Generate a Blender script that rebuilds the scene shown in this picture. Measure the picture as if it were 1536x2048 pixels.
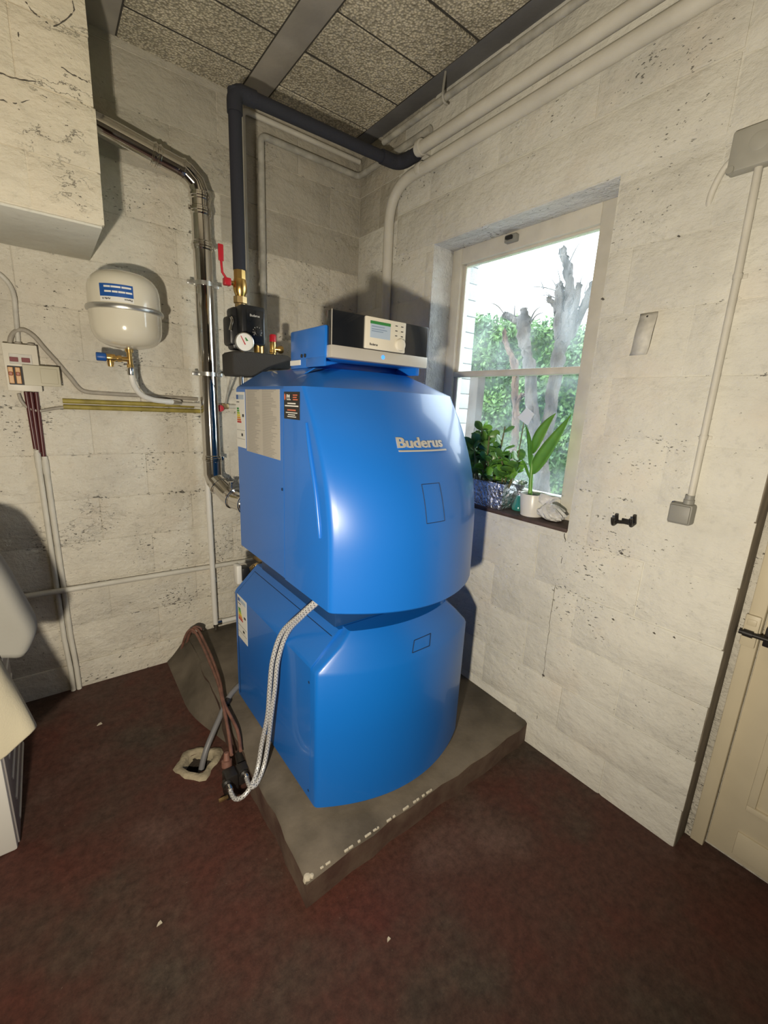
import bpy, bmesh, math, random
from mathutils import Vector, Matrix
random.seed(7)
S = bpy.context.scene
C = S.collection
for o in list(bpy.data.objects):
    bpy.data.objects.remove(o)

# ------------------------------------------------------------------ camera, sky, lamp, exposure
cd = bpy.data.cameras.new('camera'); cam = bpy.data.objects.new('camera', cd); C.objects.link(cam)
cd.sensor_fit = 'HORIZONTAL'; cd.sensor_width = 36.0; cd.lens = 873.78 / 1536 * 36
cd.clip_start = 0.02; cd.clip_end = 100
yaw, pitch, roll = math.radians(37.954), math.radians(13.604), math.radians(-2.691)
fw = Vector((math.sin(yaw) * math.cos(pitch), math.cos(yaw) * math.cos(pitch), -math.sin(pitch)))
r0 = Vector((math.cos(yaw), -math.sin(yaw), 0)); d0 = fw.cross(r0)
rt = r0 * math.cos(roll) + d0 * math.sin(roll); dn = d0 * math.cos(roll) - r0 * math.sin(roll)
CAMZ = 1.42
cam.matrix_world = Matrix(((rt.x, -dn.x, -fw.x, 0), (rt.y, -dn.y, -fw.y, 0), (rt.z, -dn.z, -fw.z, CAMZ), (0, 0, 0, 1)))
S.camera = cam

W = bpy.data.worlds.new('sky'); S.world = W; W.use_nodes = True
bg = W.node_tree.nodes['Background']; bg.inputs[0].default_value = (0.82, 0.92, 1.0, 1); bg.inputs[1].default_value = 6.0

ld = bpy.data.lights.new('hand_torch', 'SPOT'); lamp = bpy.data.objects.new('hand_torch', ld); C.objects.link(lamp)
ld.energy = 98; ld.color = (1.0, 0.89, 0.71); ld.spot_size = math.radians(178); ld.spot_blend = 0.75; ld.shadow_soft_size = 0.03
lamp.location = (-0.30, 0.02, 1.15)
lamp.rotation_euler = (Vector((1.05, 2.0, 1.75)) - lamp.location).to_track_quat('-Z', 'Y').to_euler()
vs = S.view_settings; vs.view_transform = 'Standard'; vs.look = 'None'; vs.gamma = 1; vs.use_curve_mapping = False
vs.exposure = 0.38

WA, WB, ZC = 2.35, 1.557, 2.78        # back wall plane (y), window wall plane (x), ceiling height

# ------------------------------------------------------------------ helpers
class G:
    """collects faces and links them as ONE mesh object"""
    def __init__(self): self.v = []; self.f = []; self.uv = {}
    def add(self, vs, fs):
        b = len(self.v); self.v += [tuple(p) for p in vs]; n = len(self.f)
        self.f += [tuple(i + b for i in f) for f in fs]; return n
    def addbm(self, bm):
        bm.verts.index_update(); self.add([v.co[:] for v in bm.verts], [[v.index for v in f.verts] for f in bm.faces]); bm.free()
    def box(self, x0, x1, y0, y1, z0, z1, b=0, seg=2, M=None):
        bm = bmesh.new(); bmesh.ops.create_cube(bm, size=1)
        for v in bm.verts:
            v.co = Vector(((x0 + x1) / 2 + v.co.x * (x1 - x0), (y0 + y1) / 2 + v.co.y * (y1 - y0), (z0 + z1) / 2 + v.co.z * (z1 - z0)))
        if b: bmesh.ops.bevel(bm, geom=bm.edges[:], offset=b, segments=seg, profile=0.5, affect='EDGES')
        if M: bmesh.ops.transform(bm, matrix=M, verts=bm.verts[:])
        self.addbm(bm); return self
    def tube(self, path, r, n=14, caps=True, res=0, closed=False):
        P = [Vector(p) for p in path]
        R = list(r) if isinstance(r, (list, tuple)) else [r] * len(P)
        if res: P, R = catmull(P, R, res)
        m = len(P); T = []
        for i in range(m):
            a = P[max(i - 1, 0)]; c = P[min(i + 1, m - 1)]; T.append((c - a).normalized())
        up = Vector((0, 0, 1)) if abs(T[0].z) < 0.9 else Vector((1, 0, 0))
        N = (up - T[0] * up.dot(T[0])).normalized(); vs = []; L = [0.0]
        for i in range(m):
            N = (N - T[i] * N.dot(T[i])).normalized(); B = T[i].cross(N)
            for k in range(n):
                a = 2 * math.pi * k / n
                vs.append(P[i] + (N * math.cos(a) + B * math.sin(a)) * R[i])
            if i: L.append(L[-1] + (P[i] - P[i - 1]).length)
        fs = []; uvs = []
        for i in range(m - 1):
            for k in range(n):
                k2 = (k + 1) % n
                fs.append((i * n + k, i * n + k2, (i + 1) * n + k2, (i + 1) * n + k))
                uvs.append(((L[i], k / n), (L[i], (k + 1) / n), (L[i + 1], (k + 1) / n), (L[i + 1], k / n)))
        if caps: fs += [tuple(range(n))[::-1], tuple((m - 1) * n + k for k in range(n))]
        s = self.add(vs, fs)
        for i, u in enumerate(uvs): self.uv[s + i] = u
        return self
    def lathe(self, prof, o=(0, 0, 0), axis=(0, 0, 1), n=28):
        o = Vector(o); A = Vector(axis).normalized(); up = Vector((0, 0, 1)) if abs(A.z) < 0.9 else Vector((1, 0, 0))
        N = (up - A * up.dot(A)).normalized(); B = A.cross(N); vs = []; fs = []; m = len(prof)
        for r, h in prof:
            for k in range(n):
                a = 2 * math.pi * k / n; vs.append(o + A * h + (N * math.cos(a) + B * math.sin(a)) * max(r, 1e-5))
        for i in range(m - 1):
            for k in range(n):
                k2 = (k + 1) % n; fs.append((i * n + k, i * n + k2, (i + 1) * n + k2, (i + 1) * n + k))
        fs += [tuple(range(n))[::-1], tuple((m - 1) * n + k for k in range(n))]
        self.add(vs, fs); return self
    def prism(self, pts, ext):
        e = Vector(ext); p = [Vector(q) for q in pts]; n = len(p)
        self.add(p + [q + e for q in p], [tuple(range(n)), tuple(range(2 * n - 1, n - 1, -1))] + [(i, i + n, (i + 1) % n + n, (i + 1) % n) for i in range(n)]); return self
    def quad(self, a, b, c, d): self.add([a, b, c, d], [(0, 1, 2, 3)]); return self
    def mesh(self, name, ang=38):
        me = bpy.data.meshes.new(name); me.from_pydata(self.v, [], self.f)
        if self.uv:
            l = me.uv_layers.new(name='uv')
            for i, u in self.uv.items():
                p = me.polygons[i]
                for j, li in enumerate(p.loop_indices): l.data[li].uv = u[j]
        bm = bmesh.new(); bm.from_mesh(me); bmesh.ops.recalc_face_normals(bm, faces=bm.faces[:]); bm.to_mesh(me); bm.free()
        me.polygons.foreach_set('use_smooth', [True] * len(me.polygons)); me.set_sharp_from_angle(angle=math.radians(ang))
        return me
    def build(self, name, mat, parent=None, ang=38):
        return link(name, self.mesh(name, ang), mat, parent)

WL = {}
def link(name, me, mat, parent=None):
    if mat and not me.materials: me.materials.append(mat)
    o = bpy.data.objects.new(name, me); C.objects.link(o)
    if parent:
        o.parent = parent; o.location = -WL.get(parent.name, Vector())
    return o
def thing(name, label, cat, loc=(0, 0, 0), group=None):
    o = bpy.data.objects.new(name, None); C.objects.link(o); o.location = loc; o.empty_display_size = 0.05
    WL[o.name] = Vector(loc); return tag(o, label, cat, group)
def tag(o, label, cat, group=None):
    o['label'] = label; o['category'] = cat
    if group: o['group'] = group
    return o
def struct(o): o['kind'] = 'structure'; return o
def catmull(P, R, res):
    q = []; rr = []
    for i in range(len(P) - 1):
        p0, p1, p2, p3 = P[max(i - 1, 0)], P[i], P[i + 1], P[min(i + 2, len(P) - 1)]
        for k in range(res):
            t = k / res
            q.append(0.5 * ((2 * p1) + (p2 - p0) * t + (2 * p0 - 5 * p1 + 4 * p2 - p3) * t * t + (3 * p1 - p0 - 3 * p2 + p3) * t ** 3))
            rr.append(R[i] * (1 - t) + R[i + 1] * t)
    return q + [P[-1]], rr + [R[-1]]
def bend(pts, rad, k=6):
    """polyline with its inner corners rounded to a radius"""
    P = [Vector(p) for p in pts]; out = [P[0]]
    for i in range(1, len(P) - 1):
        a = (P[i - 1] - P[i]); b = (P[i + 1] - P[i]); d = min(rad, a.length * .49, b.length * .49)
        s = P[i] + a.normalized() * d; e = P[i] + b.normalized() * d
        for j in range(k + 1):
            t = j / k; out.append(s * (1 - t) ** 2 + P[i] * 2 * t * (1 - t) + e * t * t)
    return out + [P[-1]]
def interp(x, xs, ys):
    """monotone-ish cubic through knots"""
    n = len(xs)
    if x <= xs[0]: return ys[0]
    if x >= xs[-1]: return ys[-1]
    i = max(k for k in range(n - 1) if xs[k] <= x)
    def sl(k):
        if k == 0: return (ys[1] - ys[0]) / (xs[1] - xs[0])
        if k == n - 1: return (ys[-1] - ys[-2]) / (xs[-1] - xs[-2])
        return (ys[k + 1] - ys[k - 1]) / (xs[k + 1] - xs[k - 1])
    h = xs[i + 1] - xs[i]; t = (x - xs[i]) / h
    return ys[i] * (2 * t ** 3 - 3 * t * t + 1) + ys[i + 1] * (-2 * t ** 3 + 3 * t * t) + h * (sl(i) * (t ** 3 - 2 * t * t + t) + sl(i + 1) * (t ** 3 - t * t))
def text(name, s, size, fn, mat, parent, bold=0.0, depth=0.0, align='LEFT'):
    """lettering as a mesh; fn maps (u, v, w) of the flat text to the world"""
    cu = bpy.data.curves.new('t', 'FONT'); cu.body = s; cu.size = size; cu.offset = bold; cu.extrude = depth; cu.align_x = align; cu.resolution_u = 3
    t = bpy.data.objects.new('t', cu); C.objects.link(t); bpy.context.view_layer.update()
    me = bpy.data.meshes.new_from_object(t.evaluated_get(bpy.context.evaluated_depsgraph_get()))
    bpy.data.objects.remove(t); bpy.data.curves.remove(cu)
    for v in me.vertices: v.co = Vector(fn(*v.co))
    me.materials.clear(); me.name = name
    return link(name, me, mat, parent)

# ------------------------------------------------------------------ materials
def nodes(m): return m.node_tree.nodes, m.node_tree.links
def lin(c): return tuple(((x / 255 + .055) / 1.055) ** 2.4 if x > 10 else x / 255 / 12.92 for x in c)
def mat(name, col, rough=.5, metal=0., spec=.5, coat=0., var=0., vscale=8, col2=None, bump=0., bscale=60, bdist=.004, trans=0., alpha=1., detail=4, stretch=None, emit=0.):
    m = bpy.data.materials.new(name); m.use_nodes = True; N, L = nodes(m); p = N['Principled BSDF']
    p.inputs['Base Color'].default_value = (*col, 1); p.inputs['Roughness'].default_value = rough; p.inputs['Metallic'].default_value = metal
    p.inputs['Specular IOR Level'].default_value = spec; p.inputs['Coat Weight'].default_value = coat
    p.inputs['Transmission Weight'].default_value = trans; p.inputs['Alpha'].default_value = alpha
    if emit: p.inputs['Emission Color'].default_value = (*col, 1); p.inputs['Emission Strength'].default_value = emit
    if var or bump:
        g = N.new('ShaderNodeNewGeometry'); vec = g.outputs['Position']
        if stretch:
            mp = N.new('ShaderNodeMapping'); mp.inputs['Scale'].default_value = stretch; L.new(vec, mp.inputs[0]); vec = mp.outputs[0]
    if var:
        t = N.new('ShaderNodeTexNoise'); t.inputs['Scale'].default_value = vscale; t.inputs['Detail'].default_value = detail; L.new(vec, t.inputs['Vector'])
        r = N.new('ShaderNodeMapRange'); r.inputs[1].default_value = .35; r.inputs[2].default_value = .65; L.new(t.outputs['Fac'], r.inputs[0])
        x = N.new('ShaderNodeMix'); x.data_type = 'RGBA'; x.inputs[6].default_value = (*col, 1)
        x.inputs[7].default_value = (*(col2 or tuple(c * (1 - var) for c in col)), 1); L.new(r.outputs[0], x.inputs[0]); L.new(x.outputs[2], p.inputs['Base Color'])
    if bump:
        t = N.new('ShaderNodeTexNoise'); t.inputs['Scale'].default_value = bscale; t.inputs['Detail'].default_value = 5; L.new(vec, t.inputs['Vector'])
        b = N.new('ShaderNodeBump'); b.inputs['Strength'].default_value = bump; b.inputs['Distance'].default_value = bdist; L.new(t.outputs['Fac'], b.inputs['Height']); L.new(b.outputs[0], p.inputs['Normal'])
    return m

def wall_paint(name, base, grime, pit=.62, pits=(1, 1, 2.2), rough=.85, bump=.5, stain=.45, crk=9, crka=.55, fine=1., joint=0., mould=0.):
    """old brush-painted blockwork: grey grime clouds, small dark pits where the paint never reached, knobbly relief"""
    m = bpy.data.materials.new(name); m.use_nodes = True; N, L = nodes(m); p = N['Principled BSDF']; p.inputs['Roughness'].default_value = rough
    p.inputs['Specular IOR Level'].default_value = .25
    g = N.new('ShaderNodeNewGeometry')
    def noise(sc, det, rg=.5, vec=None):
        t = N.new('ShaderNodeTexNoise'); t.inputs['Scale'].default_value = sc; t.inputs['Detail'].default_value = det; t.inputs['Roughness'].default_value = rg
        L.new(vec or g.outputs['Position'], t.inputs['Vector']); return t.outputs['Fac']
    def rng(s, a, b, c=0., d=1.):
        r = N.new('ShaderNodeMapRange'); r.interpolation_type = 'SMOOTHSTEP'
        for i, x in enumerate((a, b, c, d)): r.inputs[i + 1].default_value = x
        L.new(s, r.inputs[0]); return r.outputs[0]
    def math_(op, a, b):
        x = N.new('ShaderNodeMath'); x.operation = op
        for i, s in enumerate((a, b)):
            if isinstance(s, float): x.inputs[i].default_value = s
            else: L.new(s, x.inputs[i])
        return x.outputs[0]
    def mix(f, a, b):
        x = N.new('ShaderNodeMix'); x.data_type = 'RGBA'; L.new(f, x.inputs[0])
        for i, c in ((6, a), (7, b)):
            if isinstance(c, tuple): x.inputs[i].default_value = (*c, 1)
            else: L.new(c, x.inputs[i])
        return x.outputs[2]
    cloud = rng(noise(2.1, 8, .66), .42, .72, 0., stain)
    c1 = mix(cloud, base, grime)
    c1 = mix(rng(noise(4.7, 5, .6), .5, .75, 0., .35), c1, tuple(b_ * k_ for b_, k_ in zip(base, (.97, .87, .80))))
    c1 = mix(rng(noise(34, 6, .7), .52, .72, 0., .35), c1, grime)
    mp = N.new('ShaderNodeMapping'); mp.inputs['Scale'].default_value = pits; L.new(g.outputs['Position'], mp.inputs[0])
    small = noise(58, 3.5, .62, mp.outputs[0]); clus = noise(3.4, 7, .7)
    thr = math_('SUBTRACT', small, rng(clus, .42, .70, pit + .09, pit - .045))
    if joint or mould:
        sz = N.new('ShaderNodeSeparateXYZ'); L.new(g.outputs['Position'], sz.inputs[0])
        fr_ = math_('FRACT', math_('MULTIPLY', math_('SUBTRACT', sz.outputs[2], .15), 5.), 0.)
        jf = math_('MULTIPLY', rng(math_('ABSOLUTE', math_('SUBTRACT', fr_, .5), 0.), .44, .495), rng(noise(1.9, 3), .42, .6))
        thr = math_('ADD', thr, math_('MULTIPLY', jf, joint))
        if mould:
            mf = math_('MULTIPLY', rng(math_('ABSOLUTE', math_('SUBTRACT', sz.outputs[2], 2.44), 0.), .0, .10, 1., 0.), rng(noise(2.6, 4), .40, .6))
            thr = math_('ADD', thr, math_('MULTIPLY', mf, mould)); c1 = mix(math_('MULTIPLY', mf, .45), c1, grime)
    pitf = rng(thr, 0., .05)
    vein = noise(crk, 7, .65, mp.outputs[0]); crack = rng(math_('ABSOLUTE', math_('SUBTRACT', vein, .5), 0.), .0, .006, 1., 0.)
    crackf = math_('MULTIPLY', crack, rng(noise(1.7, 3), .54, .66, 0., crka))
    dark = tuple(c * .24 for c in base)
    c2 = mix(math_('MAXIMUM', pitf, crackf), c1, dark)
    L.new(c2, p.inputs['Base Color'])
    h = math_('ADD', math_('MULTIPLY', noise(26, 7, .62), fine), math_('MULTIPLY', pitf, -.55))
    mp2 = N.new('ShaderNodeMapping'); mp2.inputs['Scale'].default_value = tuple(1. if q > 2 else q * .55 for q in (pits[0], pits[1], 3.)); L.new(g.outputs['Position'], mp2.inputs[0])
    h = math_('ADD', h, math_('MULTIPLY', noise(9, 6, .6, mp2.outputs[0]), 2.6))
    h = math_('SUBTRACT', h, math_('MULTIPLY', crackf, .4))
    b = N.new('ShaderNodeBump'); b.inputs['Strength'].default_value = min(1., bump * 1.5); b.inputs['Distance'].default_value = .014
    L.new(h, b.inputs['Height']); L.new(b.outputs[0], p.inputs['Normal'])
    return m

def floor_paint():
    m = bpy.data.materials.new('worn_red_floor_paint'); m.use_nodes = True; N, L = nodes(m); p = N['Principled BSDF']
    g = N.new('ShaderNodeNewGeometry'); p.inputs['Roughness'].default_value = .62; p.inputs['Specular IOR Level'].default_value = .3
    def noise(sc, det, rg=.55):
        t = N.new('ShaderNodeTexNoise'); t.inputs['Scale'].default_value = sc; t.inputs['Detail'].default_value = det; t.inputs['Roughness'].default_value = rg
        L.new(g.outputs['Position'], t.inputs['Vector']); return t.outputs['Fac']
    def ramp(s, *st):
        r = N.new('ShaderNodeValToRGB'); L.new(s, r.inputs[0]); e = r.color_ramp.elements
        while len(e) < len(st): e.new(.5)
        for q, (pos, c) in zip(e, st): q.position = pos; q.color = (*c, 1)
        return r.outputs[0]
    red = ramp(noise(2.1, 6), (.36, (.080, .025, .018)), (.54, (.070, .032, .024)), (.68, (.108, .062, .050)))
    grey = ramp(noise(14, 8, .7), (.3, (.034, .025, .019)), (.7, (.078, .060, .045)))
    f = ramp(noise(1.55, 5, .6), (.46, (0, 0, 0)), (.62, (.9, .9, .9)))
    x = N.new('ShaderNodeMix'); x.data_type = 'RGBA'; L.new(f, x.inputs[0]); L.new(red, x.inputs[6]); L.new(grey, x.inputs[7])
    sp = ramp(noise(95, 3), (.70, (0, 0, 0)), (.76, (.6, .6, .6)))
    y = N.new('ShaderNodeMix'); y.data_type = 'RGBA'; L.new(sp, y.inputs[0]); L.new(x.outputs[2], y.inputs[6]); y.inputs[7].default_value = (.15, .11, .085, 1)
    gr = N.new('ShaderNodeMix'); gr.data_type = 'RGBA'; gr.blend_type = 'MULTIPLY'; gr.inputs[0].default_value = 1.
    L.new(y.outputs[2], gr.inputs[6]); L.new(ramp(noise(38, 11, .78), (.32, (.55, .53, .52)), (.50, (1, 1, 1)), (.70, (1.5, 1.5, 1.5))), gr.inputs[7]); L.new(gr.outputs[2], p.inputs['Base Color'])
    b = N.new('ShaderNodeBump'); b.inputs['Strength'].default_value = .5; b.inputs['Distance'].default_value = .004; L.new(noise(45, 8, .7), b.inputs['Height']); L.new(b.outputs[0], p.inputs['Normal'])
    return m

def glass_mat():
    m = bpy.data.materials.new('window_glass'); m.use_nodes = True; N, L = nodes(m); N.clear()
    o = N.new('ShaderNodeOutputMaterial'); t = N.new('ShaderNodeBsdfTransparent'); t.inputs[0].default_value = (.97, .985, .98, 1)
    gl = N.new('ShaderNodeBsdfGlossy'); gl.inputs['Roughness'].default_value = .03; fr = N.new('ShaderNodeFresnel'); fr.inputs[0].default_value = 1.3
    mx = N.new('ShaderNodeMixShader'); L.new(fr.outputs[0], mx.inputs[0]); L.new(t.outputs[0], mx.inputs[1]); L.new(gl.outputs[0], mx.inputs[2])
    tr = N.new('ShaderNodeBsdfTranslucent'); tr.inputs[0].default_value = (.8, .85, .9, 1); nz = N.new('ShaderNodeTexNoise'); nz.inputs['Scale'].default_value = 5; nz.inputs['Detail'].default_value = 8
    g = N.new('ShaderNodeNewGeometry'); L.new(g.outputs['Position'], nz.inputs['Vector'])
    r = N.new('ShaderNodeMapRange'); r.inputs[1].default_value = .4; r.inputs[2].default_value = .75; r.inputs[3].default_value = .02; r.inputs[4].default_value = .13; L.new(nz.outputs['Fac'], r.inputs[0])
    m2 = N.new('ShaderNodeMixShader'); L.new(r.outputs[0], m2.inputs[0]); L.new(mx.outputs[0], m2.inputs[1]); L.new(tr.outputs[0], m2.inputs[2]); L.new(m2.outputs[0], o.inputs[0]); return m

def braid_mat():
    m = bpy.data.materials.new('braided_steel'); m.use_nodes = True; N, L = nodes(m); p = N['Principled BSDF']
    p.inputs['Metallic'].default_value = .35; p.inputs['Roughness'].default_value = .4
    uv = N.new('ShaderNodeUVMap'); s = N.new('ShaderNodeSeparateXYZ'); L.new(uv.outputs[0], s.inputs[0])
    def m_(op, a, b):
        x = N.new('ShaderNodeMath'); x.operation = op
        for i, q in enumerate((a, b)):
            if isinstance(q, (int, float)): x.inputs[i].default_value = q
            else: L.new(q, x.inputs[i])
        return x.outputs[0]
    u = m_('MULTIPLY', s.outputs[0], 75.); v = m_('MULTIPLY', s.outputs[1], 4.)
    a = m_('FRACT', m_('ADD', u, v), 0); b = m_('FRACT', m_('SUBTRACT', u, v), 0)
    d = m_('MULTIPLY', m_('LESS_THAN', a, .30), m_('LESS_THAN', b, .45))
    x = N.new('ShaderNodeMix'); x.data_type = 'RGBA'; x.inputs[6].default_value = (.62, .62, .62, 1); x.inputs[7].default_value = (.03, .03, .04, 1); L.new(d, x.inputs[0]); L.new(x.outputs[2], p.inputs['Base Color'])
    return m

def print_mat(name, paper, ink, cols, rows, axis):
    """a sheet of small print: rows of broken grey lines in columns, too fine to read"""
    m = bpy.data.materials.new(name); m.use_nodes = True; N, L = nodes(m); p = N['Principled BSDF']; p.inputs['Roughness'].default_value = .45
    g = N.new('ShaderNodeNewGeometry'); s = N.new('ShaderNodeSeparateXYZ'); L.new(g.outputs['Position'], s.inputs[0])
    def m_(op, a, b):
        x = N.new('ShaderNodeMath'); x.operation = op
        for i, q in enumerate((a, b)):
            if isinstance(q, (int, float)): x.inputs[i].default_value = q
            else: L.new(q, x.inputs[i])
        return x.outputs[0]
    z = m_('MULTIPLY', s.outputs[2], rows); line = m_('LESS_THAN', m_('FRACT', z, 0), .55)
    cy = m_('FRACT', m_('DIVIDE', m_('SUBTRACT', s.outputs[axis], cols[0]), cols[1]), 0)
    ends = N.new('ShaderNodeTexWhiteNoise'); ends.noise_dimensions = '1D'; L.new(m_('FLOOR', z, 0), ends.inputs['W'])
    inside = m_('MULTIPLY', m_('GREATER_THAN', cy, m_('ADD', .06, m_('MULTIPLY', ends.outputs[0], .4))), m_('LESS_THAN', cy, .94))
    f = m_('MULTIPLY', m_('MULTIPLY', line, inside), .75)
    x = N.new('ShaderNodeMix'); x.data_type = 'RGBA'; x.inputs[6].default_value = (*paper, 1); x.inputs[7].default_value = (*ink, 1); L.new(f, x.inputs[0]); L.new(x.outputs[2], p.inputs['Base Color'])
    return m

def grain_mat(name, light, darkc):
    """coarse porous aggregate: pale grains with dark gaps between them"""
    m = bpy.data.materials.new(name); m.use_nodes = True; N, L = nodes(m); p = N['Principled BSDF']; p.inputs['Roughness'].default_value = .95; p.inputs['Specular IOR Level'].default_value = .1
    g = N.new('ShaderNodeNewGeometry'); v = N.new('ShaderNodeTexVoronoi'); v.inputs['Scale'].default_value = 105; L.new(g.outputs['Position'], v.inputs['Vector'])
    n = N.new('ShaderNodeTexNoise'); n.inputs['Scale'].default_value = 3.; n.inputs['Detail'].default_value = 6; L.new(g.outputs['Position'], n.inputs['Vector'])
    n2 = N.new('ShaderNodeTexNoise'); n2.inputs['Scale'].default_value = 48.; n2.inputs['Detail'].default_value = 4; L.new(g.outputs['Position'], n2.inputs['Vector'])
    a = N.new('ShaderNodeMath'); a.operation = 'MULTIPLY_ADD'; L.new(n2.outputs['Fac'], a.inputs[0]); a.inputs[1].default_value = .9; L.new(v.outputs['Distance'], a.inputs[2])
    r = N.new('ShaderNodeMapRange'); r.inputs[1].default_value = .62; r.inputs[2].default_value = 1.15; L.new(a.outputs[0], r.inputs[0])
    x = N.new('ShaderNodeMix'); x.data_type = 'RGBA'; x.inputs[6].default_value = (*light, 1); x.inputs[7].default_value = (*darkc, 1); L.new(r.outputs[0], x.inputs[0])
    y = N.new('ShaderNodeMix'); y.data_type = 'RGBA'; y.blend_type = 'MULTIPLY'; y.inputs[0].default_value = .6; L.new(x.outputs[2], y.inputs[6])
    c = N.new('ShaderNodeMapRange'); c.inputs[1].default_value = .35; c.inputs[2].default_value = .65; c.inputs[3].default_value = .6; c.inputs[4].default_value = 1.1; L.new(n.outputs['Fac'], c.inputs[0]); L.new(c.outputs[0], y.inputs[7])
    L.new(y.outputs[2], p.inputs['Base Color'])
    b = N.new('ShaderNodeBump'); b.invert = True; b.inputs['Strength'].default_value = .8; b.inputs['Distance'].default_value = .006; L.new(a.outputs[0], b.inputs['Height']); L.new(b.outputs[0], p.inputs['Normal'])
    return m

M = {}
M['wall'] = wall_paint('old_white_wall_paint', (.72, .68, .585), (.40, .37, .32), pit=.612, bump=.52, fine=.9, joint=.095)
M['wallB'] = wall_paint('white_wall_paint_by_window', (.73, .715, .645), (.46, .45, .41), pit=.635, pits=(2.2, 1, 2.2), stain=.42, bump=.36, fine=.6, crk=5, crka=.4, joint=.075, mould=.10)
M['jointA'] = wall_paint('painted_mortar_joint', (.63, .595, .51), (.40, .375, .32), pit=.59, bump=.6)
M['chim'] = wall_paint('yellowed_chimney_paint', (.74, .68, .55), (.50, .46, .37), pit=.66, bump=.42, stain=.5, crk=2.4, crka=.9, fine=.7)
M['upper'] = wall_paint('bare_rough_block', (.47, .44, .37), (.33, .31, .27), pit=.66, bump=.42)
M['under'] = wall_paint('smooth_grey_concrete', (.68, .67, .60), (.50, .49, .44), pit=.70, bump=.15, fine=.5, crka=.0)
M['jointfill'] = mat('shaded_joint_fill', (.055, .05, .043), .95, bump=.8, bscale=60)  # near-black fill puts the shade and dirt of deep joints into colour
M['ceilblock'] = grain_mat('rough_aggregate_block', (.80, .73, .58), (.36, .33, .26))
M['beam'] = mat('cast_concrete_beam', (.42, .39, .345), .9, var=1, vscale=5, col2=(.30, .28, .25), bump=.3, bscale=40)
M['beamdark'] = mat('dark_concrete_beam', (.16, .16, .165), .9, var=1, vscale=5, col2=(.12, .12, .125), bump=.3, bscale=40)  # darker grey, used for the beam by the window wall
M['floor'] = floor_paint()
M['plinth'] = mat('dusty_concrete', (.155, .13, .10), .8, var=1, vscale=6, col2=(.075, .062, .046), bump=.5, bscale=40, detail=7)
M['plinthside'] = mat('stained_concrete_edge', (.13, .09, .065), .8, var=1, vscale=9, col2=(.07, .035, .026), bump=.6, bscale=30, detail=7)
M['whitechip'] = mat('pale_chipped_mortar', (.55, .50, .40), .9, bump=.5)
M['blue'] = mat('blue_enamel', (.010, .155, .60), .33, spec=.5, coat=.25)
M['bluetank'] = mat('deep_blue_enamel', (.004, .135, .52), .36, spec=.5, coat=.2)
M['bluedark'] = mat('shaded_blue_panel', (.01, .05, .16), .45)  # darker blue puts the shade under the hood into the colour
M['seam'] = mat('dark_seam', (.006, .03, .10), .6)
M['black'] = mat('black_plastic', (.012, .013, .016), .38)
M['blackgloss'] = mat('black_gloss_panel', (.010, .012, .016), .16, coat=.4)
M['foam'] = mat('black_foam_shell', (.04, .038, .036), .9, bump=.6, bscale=260, bdist=.003)
M['darkpipe'] = mat('dark_blue_foam_sleeve', (.024, .026, .038), .85, bump=.3, bscale=120)
M['silver'] = mat('brushed_silver', (.60, .58, .54), .35, metal=.35)
M['steel'] = mat('polished_stainless_steel', (.68, .66, .63), .09, metal=1.)
M['zinc'] = mat('galvanised_steel', (.60, .60, .58), .32, metal=.9)
M['chrome'] = mat('chrome', (.75, .75, .74), .15, metal=1.)
M['brass'] = mat('brass', (.72, .48, .17), .28, metal=1.)
M['brassdull'] = mat('dull_brass', (.46, .33, .16), .4, metal=.9)
M['cream'] = mat('cream_gloss_enamel', (.74, .70, .58), .16, coat=.5)
M['creamplastic'] = mat('cream_plastic', (.72, .68, .58), .4)
M['whitepipe'] = mat('painted_pipe', (.66, .635, .56), .6, var=.12, vscale=9, bump=.25, bscale=60)
M['greypipe'] = mat('grey_painted_pipe', (.50, .485, .43), .7, var=.35, vscale=18, bump=.3, bscale=60)
M['pvc'] = mat('grey_white_conduit', (.62, .60, .54), .5, var=.2, vscale=25)
M['cable'] = mat('grey_cable_sheath', (.40, .365, .31), .6, var=.2, vscale=30)
M['yellow'] = mat('olive_yellow_conduit', (.38, .31, .07), .45, var=.35, vscale=25)
M['redwin'] = mat('dark_red_window', (.17, .012, .018), .5)
M['maroon'] = mat('maroon_conduit', (.085, .018, .018), .35)
M['white'] = mat('white_plastic', (.78, .77, .73), .45)
M['paper'] = mat('white_paper', (.80, .80, .77), .6)
M['oldpaper'] = mat('curled_old_paper', (.68, .66, .60), .8, var=.2, vscale=40)
M['print'] = mat('black_print', (.03, .03, .035), .6)
M['red'] = mat('red_plastic', (.50, .015, .03), .35)
M['bluecap'] = mat('blue_plastic', (.012, .09, .36), .4)
M['greybox'] = mat('grey_plastic', (.27, .265, .24), .5)
M['jbox'] = mat('grey_painted_box', (.40, .39, .34), .6, var=.2, vscale=10)
M['green'] = mat('green_print', (.03, .22, .05), .5)
M['copper'] = mat('red_brown_painted_copper', (.24, .115, .085), .55, var=.4, vscale=30)
M['drain'] = mat('grey_pvc_drain', (.17, .17, .18), .45)
M['blackmetal'] = mat('black_fittings', (.016, .014, .013), .42)
M['mortar'] = mat('pale_mortar', (.40, .345, .24), .95, var=.4, vscale=20, bump=.8, bscale=45, bdist=.008)
M['braid'] = braid_mat()
M['window'] = mat('cream_window_paint', (.68, .645, .555), .45, var=.12, vscale=12)
M['jamb'] = wall_paint('white_window_reveal', (.70, .70, .68), (.40, .40, .40), pit=.58, pits=(2, 1, 2), stain=.5)
M['outbrick'] = mat('white_painted_brick', (.40, .41, .42), .8, bump=.4, bscale=50)
M['glass'] = glass_mat()
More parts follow.
